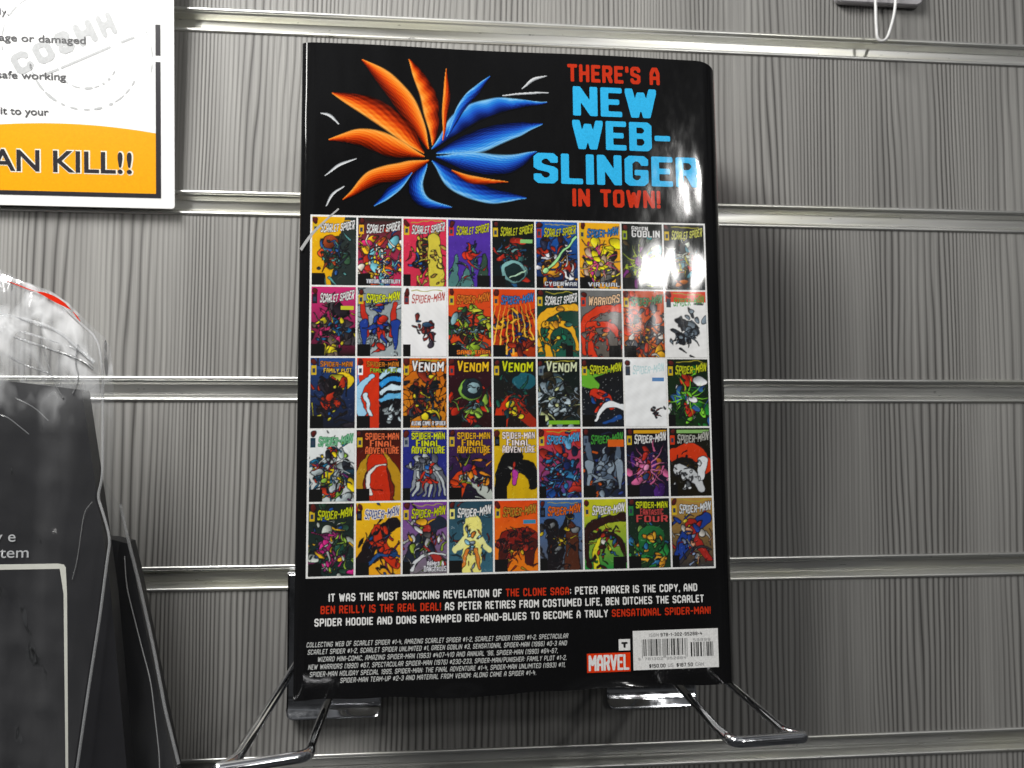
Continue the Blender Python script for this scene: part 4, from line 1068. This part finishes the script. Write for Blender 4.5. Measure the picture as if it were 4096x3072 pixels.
# ================================================================== CHROME DISPLAY ARMS
def display_arm(xa, xb, pa, pb, tilt, label):
    t = thing('display_arm', label, 'shelf hook', ((pa+pb)/2*MM, 0, -0.300), 'chrome display arms holding the book')
    ox, oz = (pa+pb)/2, -300.0
    hw = abs(pb-pa)/2
    # back plate with rounded lower corners, hooked into the channel
    pr = [(-hw, -3), (-hw, -60), (-hw, -66), (-hw, -69), (-hw, -71.5)] + [(-hw+4-4*math.cos(a), -74-4*math.sin(a)) for a in np.linspace(0, math.pi/2, 7)] + \
         [(hw-4+4*math.sin(a), -74-4*math.cos(a)) for a in np.linspace(0, math.pi/2, 7)] + [(hw, -71.5), (hw, -69), (hw, -66), (hw, -60), (hw, -3)]
    mb = MB(); n = len(pr)
    ins = 0.96
    rings = [(-2.2, 1.0), (-3.6, 1.0), (-4.2, ins)]
    V = []
    for (yy, s) in rings:
        for (x, z) in pr: V.append((x*s*MM, yy*MM, ((z+38)*(1-(1-s)*0.6)-38)*MM))
    F = [(i, i+1, n-2-i, n-1-i) for i in range(n//2-1)]
    for k in range(2):
        F += [(k*n+i, (k+1)*n+i, (k+1)*n+(i+1) % n, k*n+(i+1) % n) for i in range(n)]
    F += [(2*n+i, 2*n+n-1-i, 2*n+n-2-i, 2*n+i+1) for i in range(n//2-1)]
    V2 = []
    for (x, y, z) in V:
        k = max(0.0, (-0.068-z)/0.010); V2.append((x, y-0.0042*k*k, z))
    mb.add(V2, F)
    auto_smooth(mb.build('back_plate', M['chrome'], t), 25)
    mb = MB(); mb.extrude([(-4.2*MM, -3*MM), (-4.2*MM, -9.4*MM+6.6*MM), (-2.4*MM, -2.3*MM), (2.5*MM, -2.5*MM), (2.5*MM, -3.6*MM), (-2.0*MM, -3.8*MM)], 0, -hw*MM, hw*MM)
    mb.build('hook_lip', M['chrome'], t)
    # welded U of round rod, its nose bent up
    za = -343.0-oz
    a_, b_ = xa-ox, xb-ox
    path = [(a_, -4.2, za), (a_, -128, za), (a_+tilt[0], -tilt[1], za), (b_+tilt[2], -tilt[3], za), (b_+tilt[4], -tilt[3]+6, za), (b_, -4.2, za)]
    pts = rounded(path, [6, 4, 3, 6], 8)
    R = []
    for p_ in pts:
        k = min(1, max(0, (-p_[1]-130)/6)); R.append((1.7+0.5*k)*MM)
    mb = MB(); mb.tube([tuple(p_*MM) for p_ in pts], R, 24)
    auto_smooth(mb.build('rod', M['chrome'], t), 60)
    for x in (a_, b_):       # weld collars where the rod meets the plate
        mb = MB(); mb.tube([(x*MM, -4.1*MM, za*MM), (x*MM, -5.0*MM, za*MM), (x*MM, -6.4*MM, za*MM)], [3.0*MM, 2.8*MM, 1.8*MM], 16)
        auto_smooth(mb.build('weld', M['chrome'], t), 40)
display_arm(-46.8, -69.2, -29.5, -78.5, (0.5, 138, -8, 147, -2.4), 'chrome rod arm under the lower left corner of the book')
display_arm(110.0, 132.2, 92.2, 141.8, (1.5, 140.5, 9.0, 138.5, 3.4), 'chrome rod arm under the barcode end of the book')

# ================================================================== HOOK AT TOP RIGHT
t = thing('wire_hook', 'white wire hook loop hanging from a plate at upper right of wall', 'hook', (0.256, 0, 0.03))
pr = []
for (cx, cz, a0) in ((21.5, 28, 0), (-23.5, 28, 90), (-23.5, -6.5, 180), (21.5, -6.5, 270)):
    for k in range(6):
        a = math.radians(a0+90*k/5); pr.append((cx+4*math.cos(a), cz+4*math.sin(a)))
mb = MB(); n = len(pr); V = []
for (yy, s) in ((-1.0, 1), (-4.0, 1), (-4.8, 0.97)): V += [(x*s*MM, yy*MM, (z-10)*s*MM+10*MM) for x, z in pr]
F = [tuple(range(n))[::-1]] + [(k*n+i, k*n+(i+1) % n, (k+1)*n+(i+1) % n, (k+1)*n+i) for k in range(2) for i in range(n)] + [tuple(range(2*n, 3*n))]
mb.add(V, F); auto_smooth(mb.build('back_plate', M['hook_plate'], t), 30)
mb = MB()
loop = rounded([(-6.5, -4, 22), (-6.5, -9, 18), (-6.8, -10, -24), (-6.2, -10, -35.5), (-1.0, -10.5, -35.5), (5.2, -10, -18), (6.5, -9, 18), (6.5, -4, 22)], [3, 8, 4, 5, 10, 3], 7)
mb.tube([tuple(p_*MM) for p_ in loop], 0.85*MM, 14); auto_smooth(mb.build('wire_loop', M['hook_white'], t), 60)

# ================================================================== SAFETY SIGN
sign = thing('safety_sign', 'white laminated warning notice with amber band fixed to upper left of wall', 'sign')
a = math.radians(3.6)
mt = Matrix(((1, 0, 0), (0, math.cos(a), -math.sin(a)), (0, math.sin(a), math.cos(a)))).to_4x4()
mt.translation = Vector((-0.139, -0.005, -0.1105)); sign.matrix_world = mt
SW = 205.0; SH = 297.0
def sbox(name, mat, x0, x1, z0, z1, d0, d1, parent=sign):
    m = MB(); m.box((x0*MM, -d1*MM, z0*MM), (x1*MM, -d0*MM, z1*MM)); return m.build(name, mat, parent)
def sheet_mesh():
    r = 1.6; pr = []
    for (cx, cz, a0) in ((-r, SH-r, 0), (-SW+r, SH-r, 90), (-SW+r, r, 180), (-r, r, 270)):
        for k in range(5):
            an = math.radians(a0+90*k/4); pr.append((cx+r*math.cos(an), cz+r*math.sin(an)))
    m = MB(); n = len(pr)
    m.add([(x*MM, 0.6*MM, z*MM) for x, z in pr] + [(x*MM, 0, z*MM) for x, z in pr],
          [tuple(range(n)), tuple(range(n, 2*n))[::-1]] + [(i, n+i, n+(i+1) % n, (i+1) % n) for i in range(n)])
    return m.build('sheet', M['sheet'], sign)
sheet_mesh()
m = MB()
m.box((-9.4*MM, -0.16*MM, 5.4*MM), (-6.9*MM, -0.002*MM, 94.6*MM-18*MM))
m.box((-9.4*MM, -0.16*MM, 80.0*MM), (-6.9*MM, -0.002*MM, 96.0*MM))
m.box((-9.4*MM, -0.16*MM, 110.0*MM), (-6.9*MM, -0.002*MM, 292*MM))
m.box((-198*MM, -0.16*MM, 5.4*MM), (-9.4*MM, -0.002*MM, 7.6*MM))
m.build('border_line', M['sign_black'], sign)
# amber field with a bowed upper edge
def amber():
    V = []; F = []; n = 50
    for i in range(n+1):
        x = -9.45 - (198-9.45)*i/n
        top = 42.9 - 0.00158*(x+57)**2
        V += [(x*MM, -0.06*MM, 7.65*MM), (x*MM, -0.06*MM, max(top, 8.0)*MM)]
    F = [(2*i, 2*i+2, 2*i+3, 2*i+1) for i in range(n)]
    mesh_obj('amber_field', V, [f[::-1] for f in F], M['sign_orange'], sign)
amber()
def font_text(txt, x, z, h, mat, name, parent, depth, bold=0.0, rot=0.0, fit=None, right=False, track=1.0):
    cu = bpy.data.curves.new(name, 'FONT'); cu.body = txt; cu.size = 1.0; cu.resolution_u = 4
    cu.offset = bold; cu.space_character = track
    if right: cu.align_x = 'RIGHT'
    o = bpy.data.objects.new('tmp', cu); COL.objects.link(o)
    dg = bpy.context.evaluated_depsgraph_get()
    me = bpy.data.meshes.new_from_object(o.evaluated_get(dg))
    bpy.data.objects.remove(o); bpy.data.curves.remove(cu)
    n = len(me.vertices); co = np.zeros(n*3); me.vertices.foreach_get('co', co); co = co.reshape(-1, 3)
    s = h/0.72; sx = s
    if fit: sx = fit/(co[:, 0].max()-co[:, 0].min())
    X = co[:, 0]*sx; Y = co[:, 1]*s
    cr, sr = math.cos(rot), math.sin(rot)
    P = np.stack([(x+X*cr-Y*sr)*MM, np.full(n, -depth*MM), (z+X*sr+Y*cr)*MM], 1)
    me.vertices.foreach_set('co', P.ravel()); me.update(); me.name = name
    me.materials.clear(); me.materials.append(mat)
    ob = bpy.data.objects.new(name, me); COL.objects.link(ob); ob.parent = parent
    return ob
font_text('AN KILL!!', -20.2, 17.7, 11.6, M['sign_halo'], 'lettering_halo', sign, 0.12, bold=0.040, right=True, fit=71.6)
font_text('AN KILL!!', -20.6, 17.9, 11.2, M['sign_black'], 'large_lettering', sign, 0.22, bold=0.016, right=True, fit=70.4)
font_text('age or damaged', -44.1, 84.4, 3.8, M['sign_text'], 'notice_line', sign, 0.22, bold=0.016, right=True, fit=42.9)
font_text('safe working', -54.4, 65.3, 3.8, M['sign_text'], 'notice_line', sign, 0.22, bold=0.016, right=True, fit=34.0)
font_text('it to your', -63.2, 46.8, 3.8, M['sign_text'], 'notice_line', sign, 0.22, bold=0.016, right=True, fit=23.8)
font_text('ly.', -82.2, 97.6, 3.6, M['sign_text'], 'notice_line', sign, 0.22, bold=0.012, right=True, track=1.12)
def stamp():
    r = random.Random(4); m = MB()
    def arc(cx, cz, rad, a0, a1, w, dens):
        a = a0
        while a < a1:
            l = r.uniform(4, 16); g = r.uniform(1.5, 8)*dens
            n = 8; V = []; ww = w*r.uniform(.5, 1.2)
            for i in range(n+1):
                an = math.radians(min(a+l*i/n, a1)); k = ww*(0.4+0.6*math.sin(math.pi*(i+.4)/(n+.8)))*r.uniform(.85, 1.1)
                for s in (-k, k): V.append(((cx+(rad+s)*math.cos(an))*MM, -0.1*MM, (cz+(rad+s)*math.sin(an))*MM))
            m.add(V, [(2*i, 2*i+2, 2*i+3, 2*i+1) for i in range(n)])
            a += l+g
    arc(-45, 78, 27.5, 190, 335, .75, 1.0)
    arc(-45, 78, 16.5, 215, 340, .65, 1.2)
    arc(-45, 78, 34, -12, 25, .4, 1.2)
    arc(-60, 84, 26, 120, 190, .35, 1.8)
    def word():
        x, z = -77.5, 66.5; ang = math.radians(29)
        for ch, w, h in (('C', 9.5, 11), ('O', 9.5, 11), ('S', 8.5, 11.5), ('H', 10, 12), ('H', 8, 12)):
            V, FA, ow = glyph_mesh(ch, w, h, .17*w, .14*h, 12, 14)
            ca, sa = math.cos(ang), math.sin(ang)
            m.add([((x+a_*ca-b_*sa)*MM, -0.1*MM, (z+a_*sa+b_*ca)*MM) for a_, b_ in V],
                  FA)
            x += (ow+2.4)*ca; z += (ow+2.4)*sa; ang -= math.radians(1.5)
    word()
    # ruled line under the word
    for (p0, p1) in (((-66, 67.5), (-58, 71)), ((-57, 71.5), (-32, 83.5)), ((-27, 86.0), (-20, 89))):
        dx, dz = p1[0]-p0[0], p1[1]-p0[1]; L = math.hypot(dx, dz); nx_, nz_ = -dz/L*.6, dx/L*.6
        m.add([((p0[0]+nx_)*MM, -.1*MM, (p0[1]+nz_)*MM), ((p0[0]-nx_)*MM, -.1*MM, (p0[1]-nz_)*MM), ((p1[0]-nx_)*MM, -.1*MM, (p1[1]-nz_)*MM), ((p1[0]+nx_)*MM, -.1*MM, (p1[1]+nz_)*MM)], [(0, 1, 2, 3)])
    m.build('grey_stamp', M['stamp'], sign)
stamp()

# ================================================================== BAGGED GOODS AT THE LEFT
def plate_poly(name, pts, y0, y1, mat, parent=None, yfun=None):
    """flat card cut to an outline (x,z in mm), between depths y0 (front) and y1"""
    n = len(pts); m = MB()
    f = (lambda x, z: 0) if yfun is None else yfun
    m.add([(x*MM, (y0+f(x, z))*MM, z*MM) for x, z in pts] + [(x*MM, (y1+f(x, z))*MM, z*MM) for x, z in pts],
          [tuple(range(n)), tuple(range(n, 2*n))[::-1]] + [(i, n+i, n+(i+1) % n, (i+1) % n) for i in range(n)])
    return m.build(name, mat, parent)

def film_sheet(name, outline_r, zt, zb, x_left, y0, bulge, seed, parent, ph=0.0, res=(70, 120), mat=None):
    """a loose plastic sheet from x_left to a right edge given as (z, x) pairs, with real creases"""
    zs = np.linspace(zt, zb, res[1]); oz = [p_[0] for p_ in outline_r][::-1]; ox = [p_[1] for p_ in outline_r][::-1]
    V = []; nx = res[0]
    r = np.random.default_rng(seed)
    dirs = [(r.uniform(-1, 1), r.uniform(-1, 1), r.uniform(0, 6.28), r.uniform(.5, 1)) for _ in range(9)]
    for z in zs:
        xr = float(np.interp(z, oz, ox))
        for i in range(nx+1):
            t = i/nx; x = x_left + (xr-x_left)*t
            y = -bulge*(math.sin(math.pi*min(1, t*0.5+0.5)))**0.7
            w = 0
            for k, (a_, b_, p_, am) in enumerate(dirs):
                s = (a_*x+b_*z)*0.085*(1+k*0.55)+p_
                w += am*(1-abs(math.sin(s)))**2/(1+k*0.5)
            y += ph*w*1.3*min(1, (1-t)*8+0.1)
            V.append((x*MM, (y0+y)*MM, z*MM))
    F = [(j*(nx+1)+i, j*(nx+1)+i+1, (j+1)*(nx+1)+i+1, (j+1)*(nx+1)+i) for j in range(res[1]-1) for i in range(nx)]
    o = mesh_obj(name, V, F, mat or M['film'], parent, smooth=True)
    return o

bagA = thing('zip_bag', 'clear zip bag with red seal holding a dark card pack at left', 'plastic bag')
outA = [(-150.5, -205), (-155.2, -197.1), (-163.4, -176), (-177.5, -162), (-185, -153.6), (-200, -151.4), (-218, -151), (-248, -150.5), (-256, -152.6), (-262, -150.5), (-275, -146.6), (-283, -147.6), (-310, -150.5), (-340, -154.5), (-385, -160), (-460, -168)]
film_sheet('front_film', outA, -146, -460, -330, -64.5, 4.5, 21, bagA, ph=-1.6)
film_sheet('back_film', outA, -146, -460, -330, -49, -1.0, 5, bagA, ph=0.8, res=(40, 60))
def seam(pts, r, parent, mat, name='seam', y=-61):
    P = rounded([(p_[0], y if len(p_) < 3 else p_[2], p_[1]) for p_ in pts], 6, 6)
    m = MB(); m.tube([tuple(v_*MM) for v_ in P], r*MM, 8); auto_smooth(m.build(name, mat, parent), 60)
seam([(x, z) for z, x in outA[2:-1]], 0.62, bagA, M['seam'])
seam([(-330, -172), (-215, -173.4), (-190, -175), (-170, -181), (-153, -196)], 0.9, bagA, M['seam'], 'zip_ridge', -66)
seam([(-330, -178), (-215, -178.6), (-190, -180.5), (-160, -190), (-153.4, -196.5)], 0.5, bagA, M['seam'], 'zip_ridge', -66)
for k_, fold in enumerate([
        [(-232, -186), (-214, -180), (-197, -188), (-186, -196), (-172, -201)],
        [(-222, -205), (-214, -192), (-204, -183), (-196, -181)],
        [(-196, -181), (-184, -186), (-172, -190), (-158, -195), (-153.5, -199)],
        [(-176, -186), (-173, -196), (-170, -205), (-166, -212)],
        [(-160, -188), (-161.5, -196), (-159, -203), (-162, -210)],
        [(-186, -212), (-178, -216), (-172, -222)], [(-205, -222), (-192, -218), (-180, -228)],
        [(-152.6, -258), (-156, -262), (-158.5, -284), (-160.4, -292)]]):
    seam([(x_, z_, -66.2) for x_, z_ in fold], (0.42, 0.5, 0.6, 0.35, 0.3, 0.25, 0.25, 0.22)[k_], bagA, M['fold'], 'film_fold', -66)
def red_seal():
    m = MB()
    def strip(pts, w):
        V = []; n = len(pts)
        for i, (x, z) in enumerate(pts):
            k = w*math.sin(math.pi*(i+0.15)/(n-0.7)) if n > 2 else w
            V += [(x*MM, -66.4*MM, (z+k)*MM), (x*MM, -66.4*MM, (z-k)*MM), (x*MM, -65.8*MM, (z+k)*MM), (x*MM, -65.8*MM, (z-k)*MM)]
        F = []
        for i in range(n-1):
            a_ = 4*i; F += [(a_, a_+1, a_+5, a_+4), (a_+2, a_+6, a_+7, a_+3), (a_, a_+4, a_+6, a_+2), (a_+1, a_+3, a_+7, a_+5)]
        m.add(V, F)
    strip([(-178, -164.6), (-175, -165.6), (-172, -167.0), (-169, -168.6), (-166, -170.4), (-163.6, -172.4)], 1.25)
    strip([(-162.6, -173.4), (-160.8, -175.6), (-159.4, -177.6)], 0.4)
    strip([(-215, -155.0), (-204, -156.0), (-197, -157.4), (-194.5, -158.8)], 0.7)
    strip([(-192, -159.4), (-187, -161.4), (-182, -163.4), (-178, -164.6)], 0.28)
    m.build('red_seal', M['zip_red'], bagA)
red_seal()
card = thing('card_pack', 'dark card pack with pale lettering and cream outline inside the clear bag', 'product box')
boxpts = [(-330, -193.5), (-196, -203.8), (-161.4, -208.0), (-160.6, -208.8), (-153.4, -257.0), (-147.5, -300), (-139.5, -386), (-133, -460), (-330, -460)]
lean = lambda x, z: max(0.0, (-205-z))*0.035
plate_poly('card_body', boxpts, -60.5, -52.0, M['card_dark'], card, lean)
# cream outline and lettering printed on the pack
m = MB()
yf = -60.62
def quad(pts, d=0.0):
    m.add([(x*MM, (yf+d+lean(x, z))*MM, z*MM) for x, z in pts], [(0, 1, 2, 3)])
quad([(-330, -286.4), (-170.5, -286.4), (-169.6, -288.8), (-330, -288.8)])
quad([(-170.5, -286.4), (-167.8, -286.9), (-167.0, -288.2), (-169.6, -288.8)])
quad([(-169.6, -288.8), (-167.0, -288.2), (-166.4, -300), (-167.9, -300)])
quad([(-167.9, -300), (-166.4, -300), (-164.5, -460), (-165.3, -460)])
m.build('cream_outline', M['card_print'], card)
font_text('y e', -188.3, -276.2, 5.0, M['card_text'], 'pack_lettering', card, 58.4, bold=0.004, right=True, fit=9.0)
font_text('stem', -182.4, -283.4, 5.0, M['card_text'], 'pack_lettering', card, 58.2, bold=0.004, right=True, fit=15.2)

bagB = thing('zip_bag', 'clear bag hanging behind the front pack at the lower left', 'plastic bag')
outB = [(-250, -158), (-262, -151), (-277, -147.5), (-300, -141.5), (-330, -134.5), (-360, -128.5), (-385, -122), (-460, -108)]
film_sheet('front_film', outB, -250, -460, -330, -40, 3, 31, bagB, ph=-1.2, res=(50, 70))
seam([(x, z) for z, x in outB[1:-1]], 0.8, bagB, M['seam'], 'seam', -39)
seam([(-147, -286), (-146, -300), (-139.5, -325), (-134, -345), (-129.5, -380), (-128.5, -440)], 0.28, bagB, M['seam'], 'seam', -43)
cardB = thing('card_pack', 'plain black card pack in the rear bag, mostly hidden by the front one', 'product box')
plate_poly('card_body', [(-330, -268), (-156, -279), (-148.4, -281), (-144.6, -296), (-137.5, -330), (-125.5, -386), (-112, -460), (-330, -460)], -36.5, -26, M['card_dark'], cardB)
